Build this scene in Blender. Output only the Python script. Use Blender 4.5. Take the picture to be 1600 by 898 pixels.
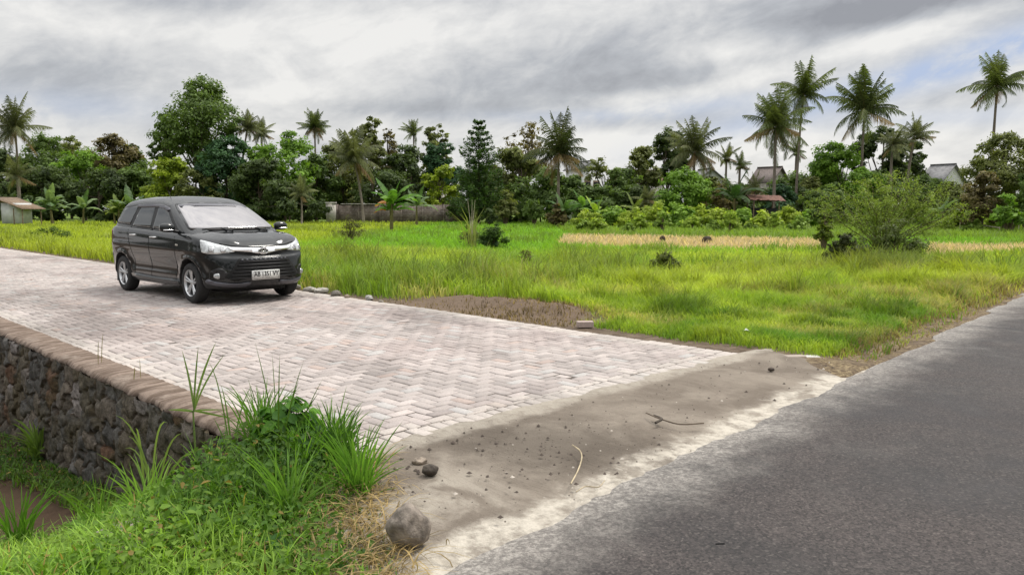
import bpy, math, random
import numpy as np
from mathutils import Vector, Matrix
from mathutils.bvhtree import BVHTree
from mathutils.geometry import delaunay_2d_cdt

# ------------------------------------------------------------------ camera, world, sun, exposure
for o in list(bpy.data.objects):
    bpy.data.objects.remove(o)
scene = bpy.context.scene
COL = scene.collection
CAM_H, FPX, HORIZON = 1.42, 1200.0, 326.0
PITCH = math.atan((449 - HORIZON) / FPX)
cam_d = bpy.data.cameras.new('camera')
cam = bpy.data.objects.new('camera', cam_d)
COL.objects.link(cam)
cam.location = (0, 0, CAM_H)
cam.rotation_euler = (math.pi / 2 - PITCH, 0, 0)
cam_d.sensor_width = 36
cam_d.lens = 27.0
cam_d.clip_end = 3000
cam_d.clip_start = 0.05
scene.camera = cam
vs = scene.view_settings
vs.view_transform = 'Standard'
vs.look = 'None'
vs.gamma = 1
vs.use_curve_mapping = False
vs.exposure = 0.70
SUN_EL, SUN_AZ = math.radians(58), math.radians(62)     # azimuth from +Y towards +X
sun_d = bpy.data.lights.new('sun', 'SUN')
sun_d.energy = 1.5
sun_d.angle = math.radians(14)
sun_d.color = (1.0, 0.95, 0.87)
sun = bpy.data.objects.new('sun', sun_d)
COL.objects.link(sun)
sd = Vector((math.sin(SUN_AZ) * math.cos(SUN_EL), math.cos(SUN_AZ) * math.cos(SUN_EL), math.sin(SUN_EL)))
sun.rotation_euler = sd.to_track_quat('Z', 'Y').to_euler()


class NT:
    """small node-tree writer"""
    def __init__(self, tree):
        self.t = tree
        tree.nodes.clear()

    def n(self, typ, **kw):
        nd = self.t.nodes.new(typ)
        for k, v in kw.items():
            setattr(nd, k, v)
        return nd

    def put(self, sock, v):
        if isinstance(v, bpy.types.NodeSocket):
            self.t.links.new(v, sock)
        elif v is not None:
            sock.default_value = v

    def math(self, op, a, b=None, c=None, clamp=False):
        nd = self.n('ShaderNodeMath', operation=op, use_clamp=clamp)
        for i, v in enumerate((a, b, c)):
            if v is not None:
                self.put(nd.inputs[i], v)
        return nd.outputs[0]

    def vmath(self, op, a, b=None, scale=None):
        nd = self.n('ShaderNodeVectorMath', operation=op)
        self.put(nd.inputs[0], a)
        if b is not None:
            self.put(nd.inputs[1], b)
        if scale is not None:
            self.put(nd.inputs['Scale'], scale)
        return nd.outputs['Value'] if op in ('DOT_PRODUCT', 'LENGTH') else nd.outputs[0]

    def mix(self, f, a, b, mode='MIX'):
        nd = self.n('ShaderNodeMix', data_type='RGBA', blend_type=mode)
        self.put(nd.inputs[0], f)
        self.put(nd.inputs[6], a)
        self.put(nd.inputs[7], b)
        return nd.outputs[2]

    def ramp(self, f, lo, hi, a=0.0, b=1.0):
        nd = self.n('ShaderNodeMapRange', interpolation_type='SMOOTHSTEP')
        self.put(nd.inputs[0], f)
        for i, v in enumerate((lo, hi, a, b)):
            nd.inputs[i + 1].default_value = v
        return nd.outputs[0]

    def noise(self, vec, scale, detail=4, rough=.55, dist=0.0):
        nd = self.n('ShaderNodeTexNoise')
        self.put(nd.inputs['Vector'], vec)
        nd.inputs['Scale'].default_value = scale
        nd.inputs['Detail'].default_value = detail
        nd.inputs['Roughness'].default_value = rough
        nd.inputs['Distortion'].default_value = dist
        return nd.outputs[0]

    def xyz(self, x, y, z):
        nd = self.n('ShaderNodeCombineXYZ')
        for i, v in enumerate((x, y, z)):
            self.put(nd.inputs[i], v)
        return nd.outputs[0]

    def sep(self, v):
        nd = self.n('ShaderNodeSeparateXYZ')
        self.put(nd.inputs[0], v)
        return nd.outputs


def make_world():
    w = bpy.data.worlds.new('World')
    scene.world = w
    w.use_nodes = True
    T = NT(w.node_tree)
    sky = T.n('ShaderNodeTexSky', sky_type='NISHITA', sun_disc=False)
    sky.sun_elevation = SUN_EL
    sky.sun_rotation = SUN_AZ
    sky.air_density = 1.2
    sky.dust_density = 1.5
    clear = T.vmath('SCALE', sky.outputs[0], scale=0.10)
    d = T.n('ShaderNodeTexCoord').outputs['Generated']
    x, y, z = T.sep(d)
    az = T.math('ARCTAN2', x, y)
    hl = T.math('SQRT', T.math('ADD', T.math('MULTIPLY', x, x), T.math('MULTIPLY', y, y)))
    el = T.math('ARCTAN2', z, hl)
    # cloud layer seen in perspective
    k = T.math('ADD', T.math('MAXIMUM', z, 0.0), 0.10)
    px, py = T.math('DIVIDE', x, k), T.math('DIVIDE', y, k)
    P = T.xyz(T.math('MULTIPLY', T.math('ADD', px, T.math('MULTIPLY', py, .35)), 0.55), py, 3.7)
    big = T.noise(P, 0.55, 7, .56, .5)
    E = T.xyz(T.math('MULTIPLY', az, 4.2), T.math('SUBTRACT', T.math('MULTIPLY', el, 7.5), T.math('MULTIPLY', az, 1.3)), 1.3)
    mid = T.noise(E, 2.1, 8, .58, .6)
    fine = T.noise(E, 9.0, 6, .6, .3)

    def blob(pxx, pyy, rx, ry, tilt=0.0):
        a0, e0 = math.atan((pxx - 800) / FPX), math.atan((HORIZON - pyy) / FPX)
        da = T.math('SUBTRACT', az, a0)
        de = T.math('SUBTRACT', T.math('SUBTRACT', el, e0), T.math('MULTIPLY', da, tilt))
        u = T.math('DIVIDE', da, rx / FPX)
        v = T.math('DIVIDE', de, ry / FPX)
        q = T.math('ADD', T.math('MULTIPLY', u, u), T.math('MULTIPLY', v, v))
        return T.math('EXPONENT', T.math('MULTIPLY', q, -1.0))

    def total(items):
        s = None
        for amp, b in items:
            v = T.math('MULTIPLY', b, amp)
            s = v if s is None else T.math('ADD', s, v)
        return s
    dark = total([(.50, blob(180, 0, 330, 36, -.02)), (.40, blob(300, 40, 120, 20)), (.45, blob(850, 110, 230, 38, .2)),
                  (.35, blob(1000, 135, 200, 18, .1)), (.62, blob(1430, 50, 290, 34, .05)), (.30, blob(1560, 20, 200, 40)),
                  (.25, blob(90, 160, 130, 40)), (.28, blob(640, 175, 240, 14)), (.3, blob(980, 195, 170, 14)),
                  (-.4, blob(560, 60, 300, 50)), (-.35, blob(1100, 85, 90, 30)), (-.5, blob(1360, 95, 220, 16, .22)),
                  (-.4, blob(1300, 245, 360, 40)), (-.35, blob(420, 170, 220, 30)), (-.25, blob(900, 230, 200, 20))])
    blue = total([(.75, blob(1400, 150, 300, 22, .24)), (.6, blob(1560, 120, 110, 26, .2)), (.4, blob(1080, 175, 160, 13, .1)),
                  (.35, blob(120, 190, 120, 22)), (.3, blob(1500, 205, 200, 14)), (.25, blob(880, 185, 160, 10))])
    f = T.math('ADD', T.math('MULTIPLY', T.math('SUBTRACT', mid, .5), 1.15), dark)
    f = T.math('ADD', f, T.math('MULTIPLY', T.math('SUBTRACT', big, .5), .75))
    f = T.math('ADD', f, T.math('MULTIPLY', T.math('SUBTRACT', fine, .5), .40))
    f = T.math('ADD', f, .31, clamp=True)
    cr = T.n('ShaderNodeValToRGB')
    T.put(cr.inputs[0], f)
    els = cr.color_ramp.elements
    els[0].position, els[0].color = 0.0, (.68, .67, .65, 1)
    els[1].position, els[1].color = 1.0, (.25, .255, .275, 1)
    e = els.new(.32); e.color = (.53, .53, .53, 1)
    e = els.new(.62); e.color = (.38, .39, .41, 1)
    bf = T.math('MULTIPLY', blue, T.ramp(T.math('ADD', mid, T.math('MULTIPLY', fine, .3)), .38, .72))
    bf = T.math('MULTIPLY', bf, 1.1, clamp=True)
    col = T.mix(bf, cr.outputs[0], (.36, .43, .58, 1))
    # the overcast dome gets brighter towards the zenith
    col = T.vmath('SCALE', col, scale=T.ramp(el, .28, 1.2, 0.82, 2.4))
    col = T.vmath('ADD', T.vmath('SCALE', col, scale=.93), T.vmath('SCALE', clear, scale=.04))
    bg = T.n('ShaderNodeBackground')
    T.put(bg.inputs[0], col)
    bg.inputs[1].default_value = 1.0
    out = T.n('ShaderNodeOutputWorld')
    T.put(out.inputs[0], bg.outputs[0])


make_world()

# ------------------------------------------------------------------ helpers
cp, sp = math.cos(PITCH), math.sin(PITCH)


def ray(px, py):
    x, yc = (px - 800) / FPX, -(py - 449) / FPX
    return x, cp + sp * yc, -sp + cp * yc


def G(px, py, z=0.0):
    """point of the ground at height z that was surveyed at this pixel of the photograph"""
    a, b, c = ray(px, py)
    k = (z - CAM_H) / c
    return Vector((a * k, b * k, z))


def D(px, py, Y):
    a, b, c = ray(px, py)
    k = Y / b
    return Vector((a * k, Y, CAM_H + c * k))


E1 = np.array((-.715, .70)); E1 = E1 / np.linalg.norm(E1)     # along the paved road, away
E2 = np.array((-E1[1] * -1, -E1[0])); E2 = np.array((E1[1], -E1[0]))  # across it, to the right


def st(x, y):
    return x * E1[0] + y * E1[1], x * E2[0] + y * E2[1]


def xy(s, t):
    return s * E1[0] + t * E2[0], s * E1[1] + t * E2[1]


T_CAP, T_IN, T_OUT, S_ROAD = 2.16, 2.52, 6.93, 2.34


def s_edge(t):
    return 3.68 - .027 * (t - 2.78)


def s_road(t):
    return S_ROAD + .045 * (t - 2.3)


def vn(x, y, seed=0):
    """smooth value noise 0..1"""
    x = np.asarray(x, float); y = np.asarray(y, float)
    xi, yi = np.floor(x), np.floor(y)
    fx, fy = x - xi, y - yi
    fx = fx * fx * (3 - 2 * fx); fy = fy * fy * (3 - 2 * fy)

    def h(a, b):
        v = np.sin(a * 127.1 + b * 311.7 + seed * 74.7) * 43758.5453
        return v - np.floor(v)
    return (h(xi, yi) * (1 - fx) + h(xi + 1, yi) * fx) * (1 - fy) + (h(xi, yi + 1) * (1 - fx) + h(xi + 1, yi + 1) * fx) * fy


def fbm(x, y, seed=0, oct=4):
    s, a, tot = 0, 1, 0
    for i in range(oct):
        s = s + a * vn(x * 2 ** i, y * 2 ** i, seed + i * 3); tot += a; a *= .5
    return s / tot


def mk(name, V, faces, mat=None, parent=None, cols=None, smooth=False, loc=None):
    """link ONE mesh object from numpy arrays; faces = list of (n,k) index arrays; cols = per-face rgb"""
    me = bpy.data.meshes.new(name)
    V = np.asarray(V, np.float32).reshape(-1, 3)
    faces = [np.asarray(f, np.int32) for f in (faces if isinstance(faces, list) else [faces]) if len(f)]
    me.vertices.add(len(V)); me.vertices.foreach_set('co', V.ravel())
    sizes = np.concatenate([np.full(len(f), f.shape[1], np.int32) for f in faces])
    loops = np.concatenate([f.ravel() for f in faces])
    me.loops.add(len(loops)); me.loops.foreach_set('vertex_index', loops)
    me.polygons.add(len(sizes))
    starts = np.concatenate([[0], np.cumsum(sizes)[:-1]]).astype(np.int32)
    me.polygons.foreach_set('loop_start', starts)
    me.polygons.foreach_set('loop_total', sizes)
    if smooth:
        me.polygons.foreach_set('use_smooth', np.ones(len(sizes), bool))
    if cols is not None:
        a = me.attributes.new('tint', 'FLOAT_COLOR', 'FACE')
        c = np.ones((len(sizes), 4), np.float32); c[:, :3] = cols
        a.data.foreach_set('color', c.ravel())
    me.update(calc_edges=True)
    me.validate()
    if mat is not None:
        for m in (mat if isinstance(mat, (list, tuple)) else [mat]):
            me.materials.append(m)
    o = bpy.data.objects.new(name, me)
    COL.objects.link(o)
    if parent is not None:
        o.parent = parent
    if loc is not None:
        o.location = loc
    return o


def empty(name, loc=(0, 0, 0), rz=0):
    o = bpy.data.objects.new(name, None)
    o.empty_display_size = .2
    COL.objects.link(o)
    o.location = loc
    o.rotation_euler = (0, 0, rz)
    return o


def tag(o, label=None, cat=None, group=None, kind=None):
    if label: o['label'] = label
    if cat: o['category'] = cat
    if group: o['group'] = group
    if kind: o['kind'] = kind
    return o


# ------------------------------------------------------------------ materials
def mat_new(name):
    m = bpy.data.materials.new(name)
    m.use_nodes = True
    return m, NT(m.node_tree)


def finish(T, surf, disp=None):
    out = T.n('ShaderNodeOutputMaterial')
    T.put(out.inputs[0], surf)


def principled(T, base, rough=.6, metal=0.0, bump=None, bstr=.3, bdist=.01, spec=None, **kw):
    p = T.n('ShaderNodeBsdfPrincipled')
    T.put(p.inputs['Base Color'], base)
    T.put(p.inputs['Roughness'], rough)
    T.put(p.inputs['Metallic'], metal)
    if spec is not None:
        T.put(p.inputs['Specular IOR Level'], spec)
    for k, v in kw.items():
        T.put(p.inputs[k.replace('_', ' ')], v)
    if bump is not None:
        b = T.n('ShaderNodeBump')
        b.inputs['Strength'].default_value = bstr
        b.inputs['Distance'].default_value = bdist
        T.put(b.inputs['Height'], bump)
        T.put(p.inputs['Normal'], b.outputs[0])
    return p.outputs[0]


def pos(T):
    return T.n('ShaderNodeNewGeometry').outputs['Position']


def simple(name, c, rough=.5, metal=0., var=.0, scale=20., bstr=0., spec=None, **kw):
    m, T = mat_new(name)
    base = (*c, 1)
    oc = T.n('ShaderNodeTexCoord').outputs['Object']
    bump = None
    nz = T.noise(oc, scale, 4)
    if var:
        base = T.mix(T.ramp(nz, .3, .7), tuple(v * (1 - var) for v in c) + (1,), tuple(min(1, v * (1 + var)) for v in c) + (1,))
    else:
        base = T.mix(nz, (*c, 1), tuple(v * .93 for v in c) + (1,))
    if bstr:
        bump = nz
    finish(T, principled(T, base, rough, metal, bump, bstr, .02, spec, **kw))
    return m


def foliage_mat(name, rough=.5, trans=.3, vscale=1.3):
    m, T = mat_new(name)
    a = T.n('ShaderNodeAttribute', attribute_name='tint')
    nz = T.noise(pos(T), vscale, 3)
    c = T.mix(1.0, a.outputs['Color'], T.mix(nz, (.72, .72, .72, 1), (1.25, 1.25, 1.2, 1)), 'MULTIPLY')
    p = principled(T, c, rough, 0, spec=.25)
    tr = T.n('ShaderNodeBsdfTranslucent')
    T.put(tr.inputs[0], T.mix(1.0, c, (1.15, 1.2, .6, 1), 'MULTIPLY'))
    ms = T.n('ShaderNodeMixShader')
    ms.inputs[0].default_value = trans
    T.put(ms.inputs[1], p); T.put(ms.inputs[2], tr.outputs[0])
    finish(T, ms.outputs[0])
    return m


M = {}
M['leaf'] = foliage_mat('leaf', .55, .42)
M['grass'] = foliage_mat('grass_blade', .55, .45, .7)


def tint_mat(name, rough, scale, bstr, bdist=.01, var=.25, spec=.3):
    m, T = mat_new(name)
    a = T.n('ShaderNodeAttribute', attribute_name='tint')
    P = pos(T)
    nz = T.noise(P, scale, 5, .65)
    n2 = T.noise(P, scale * .12, 3)
    c = T.mix(1.0, a.outputs['Color'], T.mix(T.ramp(nz, .25, .75), (1 - var,) * 3 + (1,), (1 + var,) * 3 + (1,)), 'MULTIPLY')
    c = T.mix(1.0, c, T.mix(n2, (.88, .88, .9, 1), (1.12, 1.1, 1.08, 1)), 'MULTIPLY')
    finish(T, principled(T, c, rough, 0, nz, bstr, bdist, spec))
    return m


M['brick'] = tint_mat('paver_concrete', .85, 70, .35, .004, .16)
M['stone'] = tint_mat('rubble_stone', .8, 22, .8, .03, .45)
M['bark'] = tint_mat('bark', .9, 14, .7, .03, .3)
M['rock'] = tint_mat('rock', .85, 16, .7, .02, .4)


def road_coords(T):
    P = pos(T)
    s = T.vmath('DOT_PRODUCT', P, (float(E1[0]), float(E1[1]), 0))
    t = T.vmath('DOT_PRODUCT', P, (float(E2[0]), float(E2[1]), 0))
    return P, s, t


def mat_asphalt():
    m, T = mat_new('asphalt')
    P, s, t = road_coords(T)
    fine = T.noise(P, 120, 3, .7)
    vor = T.n('ShaderNodeTexVoronoi', feature='F1'); T.put(vor.inputs['Vector'], P); vor.inputs['Scale'].default_value = 85
    sh = T.sep(vor.outputs['Color'])[0]
    stone = T.ramp(sh, .80, .97)
    big = T.noise(P, .9, 5, .6, .6)
    med = T.noise(P, 5, 5, .65)
    base = T.mix(T.ramp(big, .36, .66), (.036, .032, .032, 1), (.088, .077, .074, 1))
    base = T.mix(T.math('MULTIPLY', T.ramp(med, .35, .7), .5), base, (.080, .068, .064, 1))
    base = T.mix(T.math('MULTIPLY', T.ramp(fine, .42, .60), .7), base, (.030, .027, .027, 1))
    base = T.mix(1.0, base, T.mix(T.sep(vor.outputs['Color'])[1], (.48, .48, .48, 1), (1.30, 1.25, 1.22, 1)), 'MULTIPLY')
    base = T.mix(T.math('MULTIPLY', stone, .22), base, (.24, .21, .19, 1))
    # cement dust blown over from the edge
    s = T.math('SUBTRACT', s, T.math('MULTIPLY', T.math('SUBTRACT', t, 2.3), .045))
    edge = T.math('ADD', s, T.math('MULTIPLY', T.math('SUBTRACT', T.noise(P, 2.2, 6, .7, .4), .5), .95))
    dust = T.ramp(edge, 1.72, 2.42)
    spk = T.ramp(T.noise(P, 38, 6, .8), .40, .66)
    dust = T.math('MULTIPLY', dust, T.math('ADD', T.math('MULTIPLY', spk, .75), .3), clamp=True)
    far = T.math('MULTIPLY', T.ramp(edge, .6, 2.4), T.ramp(T.noise(P, 1.6, 5, .6, .8), .52, .72))
    dust = T.math('MAXIMUM', dust, T.math('MULTIPLY', far, .16))
    base = T.mix(dust, base, (.42, .39, .35, 1))
    # old transverse seams and oil marks
    seam = T.math('ABSOLUTE', T.math('SUBTRACT', t, T.math('ADD', 10.6, T.math('MULTIPLY', T.noise(P, 1.2, 3), .5))))
    base = T.mix(T.math('MULTIPLY', T.ramp(seam, .07, .0), .6), base, (.02, .02, .022, 1))
    damp = T.math('MULTIPLY', T.ramp(T.noise(P, .55, 4, .6, 1.2), .52, .68), .45)
    base = T.mix(damp, base, (.035, .034, .037, 1))
    finish(T, principled(T, base, T.ramp(big, .3, .7, .62, .85), 0, T.math('ADD', fine, T.math('MULTIPLY', stone, .6)), .9, .006, .35))
    return m


def mat_sand():
    m, T = mat_new('cement_sand')
    P, s, t = road_coords(T)
    n1 = T.noise(P, 1.7, 6, .62, .5)
    n2 = T.noise(P, 11, 6, .7)
    n3 = T.noise(P, 85, 4, .8)
    base = T.mix(T.ramp(n1, .34, .66), (.185, .155, .126, 1), (.29, .25, .205, 1))
    # damp darker patch
    dp = G(860, 690)
    q = T.vmath('LENGTH', T.vmath('MULTIPLY', T.vmath('SUBTRACT', P, tuple(dp)), (1.0, 1.25, 0)))
    q = T.math('ADD', q, T.math('MULTIPLY', T.math('SUBTRACT', n2, .5), .8))
    q = T.math('ADD', q, T.math('MULTIPLY', T.math('SUBTRACT', n1, .5), .8))
    base = T.mix(T.math('MULTIPLY', T.ramp(q, .95, .25), .66), base, (.105, .088, .072, 1))
    base = T.mix(T.math('MULTIPLY', T.ramp(n2, .55, .72), .35), base, (.13, .11, .09, 1))
    # pale cement on both edges
    w = T.math('MULTIPLY', T.math('SUBTRACT', T.noise(P, 2.6, 6, .7, .3), .5), .55)
    s1 = T.math('SUBTRACT', s, T.math('MULTIPLY', T.math('SUBTRACT', t, 2.3), .045))
    e1 = T.math('MULTIPLY', T.ramp(T.math('ADD', s1, T.math('MULTIPLY', w, .8)), 2.58, 2.42), T.ramp(T.noise(P, 4.5, 5, .7), .38, .56, .25, 1.0))
    sed = T.math('ADD', s, T.math('MULTIPLY', t, .027))
    e2 = T.ramp(T.math('ADD', sed, T.math('MULTIPLY', w, .6)), 3.60, 3.74)
    pale = T.math('MAXIMUM', e1, T.math('MULTIPLY', e2, .45))
    lft = T.math('MULTIPLY', T.ramp(t, 3.0, 2.4), T.ramp(n1, .45, .6))
    pale = T.math('MAXIMUM', pale, T.math('MULTIPLY', lft, .4))
    pale = T.math('MULTIPLY', pale, T.math('ADD', .45, T.math('MULTIPLY', T.ramp(n2, .3, .6), .55)))
    base = T.mix(pale, base, (.60, .55, .47, 1))
    base = T.mix(T.math('MULTIPLY', T.ramp(n3, .60, .72), .5), base, (.07, .06, .05, 1))
    W2 = T.noise(T.xyz(T.math('MULTIPLY', s, 1.2), T.math('MULTIPLY', t, 14), 0.0), 1.5, 4, .6, 1.5)
    finish(T, principled(T, base, .95, 0, T.math('ADD', T.math('ADD', n2, T.math('MULTIPLY', n3, .6)), T.math('MULTIPLY', W2, .8)), .9, .016, .1))
    return m


def mat_soil():
    m, T = mat_new('field_soil')
    P, s, t = road_coords(T)
    n1 = T.noise(P, .6, 6, .6, .4)
    n2 = T.noise(P, 7, 6, .7)
    n3 = T.noise(P, 60, 4, .75)
    soil = T.mix(T.ramp(n2, .3, .7), (.085, .062, .045, 1), (.20, .155, .115, 1))
    turf = T.mix(T.ramp(n1, .35, .65), (.075, .125, .022, 1), (.14, .20, .035, 1))
    d = T.math('ADD', T.math('SUBTRACT', t, 6.95), T.math('MULTIPLY', T.math('SUBTRACT', n1, .5), 1.2))
    near = T.ramp(d, .4, 1.6)
    v = T.math('ADD', T.math('SUBTRACT', T.math('SUBTRACT', s, T.math('MULTIPLY', T.math('SUBTRACT', t, 2.3), .045)), 2.35), T.math('MULTIPLY', T.math('SUBTRACT', n2, .5), .6))
    near = T.math('MULTIPLY', near, T.ramp(v, .35, 1.1))
    dx = T.ramp(t, 1.9, 1.4)
    near = T.math('MAXIMUM', near, T.math('MULTIPLY', dx, .25))
    litter = T.mix(T.ramp(T.noise(P, 26, 5, .75), .42, .62), (.12, .085, .055, 1), (.34, .27, .16, 1))
    soil = T.mix(T.math('MULTIPLY', T.ramp(v, 1.2, .15), T.ramp(T.noise(P, 3.5, 4), .35, .6)), soil, litter)
    base = T.mix(near, soil, turf)
    mc = G(768, 480); ms_, mt_ = st(mc.x, mc.y)
    qs = T.math('DIVIDE', T.math('SUBTRACT', s, float(ms_)), 1.8); qt = T.math('DIVIDE', T.math('SUBTRACT', t, float(mt_)), 1.0)
    qq = T.math('ADD', T.math('ADD', T.math('MULTIPLY', qs, qs), T.math('MULTIPLY', qt, qt)), T.math('MULTIPLY', T.math('SUBTRACT', n2, .5), .8))
    base = T.mix(T.ramp(qq, 1.2, .7), base, T.mix(n2, (.095, .068, .048, 1), (.235, .175, .128, 1)))
    mudm = T.math('MULTIPLY', T.ramp(s, 4.8, 5.8), T.ramp(t, 2.2, 2.0))
    base = T.mix(mudm, base, T.mix(n2, (.035, .021, .014, 1), (.10, .066, .042, 1)))
    base = T.mix(T.math('MULTIPLY', T.ramp(n3, .45, .7), .4), base, (.06, .05, .03, 1))
    finish(T, principled(T, base, .95, 0, T.math('ADD', n2, T.math('MULTIPLY', n3, .4)), .8, .03, .1))
    return m


M['asphalt'] = mat_asphalt()
M['sand'] = mat_sand()
M['soil'] = mat_soil()
M['jointsand'] = simple('joint_sand', (.10, .083, .07), .95, var=.25, scale=30, bstr=.4)
M['coping'] = simple('weathered_coping', (.235, .165, .12), .9, var=.35, scale=7, bstr=.7)
def mat_coping():
    m, T = mat_new('weathered_coping')
    P, s, t = road_coords(T)
    Q = T.xyz(T.math('MULTIPLY', s, 9.5), T.math('MULTIPLY', t, 1.6), 0.0)
    n1 = T.noise(Q, 1.6, 5, .6, .6)
    n2 = T.noise(P, 3.2, 5, .65)
    n3 = T.noise(P, 40, 4, .7)
    c = T.mix(T.ramp(n1, .35, .65), (.12, .088, .068, 1), (.27, .21, .17, 1))
    c = T.mix(T.math('MULTIPLY', T.ramp(n2, .52, .72), .6), c, (.36, .30, .25, 1))
    c = T.mix(T.math('MULTIPLY', T.ramp(n3, .5, .7), .4), c, (.07, .05, .035, 1))
    finish(T, principled(T, c, .92, 0, T.math('ADD', n1, T.math('MULTIPLY', n3, .4)), .9, .015, .1))
    return m


M['coping'] = mat_coping()
M['mud'] = simple('ditch_mud', (.075, .045, .028), .6, var=.35, scale=5, bstr=.7)


# ------------------------------------------------------------------ terrain, roads
def ground_z(s, t):
    s = np.asarray(s, float); t = np.asarray(t, float)
    z = np.full(np.broadcast(s, t).shape, -.07)
    # field to the right of the paved road
    d = t - T_OUT
    f = np.clip((d - .1) / 14, 0, 1) * np.clip((s - 2.4) / 6, 0, 1)
    z = np.where(d > 0, -.03 - .42 * f + .05 * (fbm(s * 1.3, t * 1.3, 5) - .5) * np.clip(d * 2, 0, 1), z)
    # low heap of dug soil on the verge
    m = G(785, 478)
    ms, mt = st(m.x, m.y)
    bump = np.exp(-(((s - ms) / 1.7) ** 2 + ((t - mt - .25) / .45) ** 2))
    z = z + np.where(d > 0, .16 * bump * (.5 + 1.0 * fbm(s * 4, t * 4, 9)), 0)
    # ditch on the left
    dep = 1.22 * (1 - np.exp(-np.clip(s - 3.35, 0, 99) / 2.6))
    bank = np.clip((.9 - t) / 2.2, 0, 1); bank = bank * bank * (3 - 2 * bank)
    zd = -.05 - dep * (1 - .75 * bank) + .10 * (fbm(s * 1.7, t * 1.7, 11) - .5)
    zd = zd + .10 * np.exp(-(((s - 3.8) / .8) ** 2 + ((t - 1.6) / .5) ** 2))
    zd = np.where((s < 3.8) & (t > .8), np.minimum(zd, -.085), zd)
    z = np.where(t < T_CAP + .04, zd, z)
    # under the asphalt
    z = np.where((s < s_road(t) - .1) & (s > -4.5), -.12, z)
    z = np.where(s <= -4.5, -.1, z)
    return z


def lines(segs):
    out = []
    for a, b, st_ in segs:
        out += list(np.arange(a, b, st_))
    return np.array(sorted(set(np.round(out, 4))))


sl = np.concatenate([-np.geomspace(900, 5, 14), lines([(-4.5, 2, .8), (2, 14, .14), (14, 40, .6)]), np.geomspace(40, 900, 22)])
tl = np.concatenate([-np.geomspace(900, 6, 14), lines([(-5.5, -1, .5), (-1, 2.16, .13)]), [2.19, 2.32], lines([(2.5, 6.9, .44), (6.97, 13, .14), (13, 45, .6)]), np.geomspace(46, 900, 22)])
SS, TT = np.meshgrid(sl, tl, indexing='ij')
ZZ = ground_z(SS, TT)


def grid_faces(n, m):
    i, j = np.meshgrid(np.arange(n - 1), np.arange(m - 1), indexing='ij')
    a = (i * m + j).ravel()
    return np.stack([a, a + 1, a + m + 1, a + m], 1)[:, ::-1]


X_, Y_ = xy(SS, TT)
mk('ground', np.stack([X_, Y_, ZZ], -1).reshape(-1, 3), grid_faces(*SS.shape)[:, ::-1], M['soil'], smooth=True)['kind'] = 'structure'

# asphalt sheet with a slightly ragged edge
sa = np.array([-4.3, -2, 0, 1.2, 2.0, 2.2, 2.35])
ta = np.concatenate([np.arange(-60, -2, 2.), np.arange(-2, 18, .1), np.arange(18, 140, 2.)])
SA, TA = np.meshgrid(sa, ta, indexing='ij')
SA = SA.copy()
rag = (fbm(ta * 1.9, ta * 0 + 3, 2, 5) - .5)
SA += np.clip(SA, 0, 1) * (s_road(TA) - S_ROAD)
SA[-1] += rag * .20
SA[-2] += rag * .1
ZA = np.where(np.arange(len(sa))[:, None] == len(sa) - 1, -.052, -.04) + 0 * TA
X_, Y_ = xy(SA, TA)
mk('asphalt_road', np.stack([X_, Y_, ZA], -1).reshape(-1, 3), grid_faces(*SA.shape)[:, ::-1], M['asphalt'], smooth=True)['kind'] = 'structure'

# strip of loose sand and cement between pavers and asphalt
sa = np.arange(2.02, 3.9, .03); ta = np.arange(1.1, 8.2, .03)
SA, TA = np.meshgrid(sa, ta, indexing='ij')
SA = SA + (s_road(TA) - S_ROAD) * np.clip((3.2 - SA), 0, 1)
k = np.clip((SA - 2.1 - (s_road(TA) - S_ROAD)) / 1.1, 0, 1)
ZA = -.060 + .050 * k + .014 * (fbm(SA * 2.5, TA * 2.5, 21) - .5) + .010 * (fbm(SA * 9, TA * 9, 22) - .5)
ds = SA - s_edge(TA)
lap = .05 + .17 * (fbm(SA * 2, TA * 4, 46, 5) - .42)
ZA = np.where(ds > -.04, np.maximum(ZA, -.001) + .002 - np.clip(ds - lap, -.01, 1) * .40, ZA)
side = np.clip((TA - 7.2) / .8, 0, 1) + np.clip((1.42 + .80 * (SA - 2.4) + .5 * (fbm(SA * 3, TA * 3, 44) - .5) - TA) / .35, 0, 1)
ZA = ZA - side * (.05 + .05 * fbm(SA * 5, TA * 5, 8))
X_, Y_ = xy(SA, TA)
mk('sand_strip', np.stack([X_, Y_, ZA], -1).reshape(-1, 3), grid_faces(*SA.shape)[:, ::-1], M['sand'], smooth=True)['kind'] = 'structure'


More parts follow.
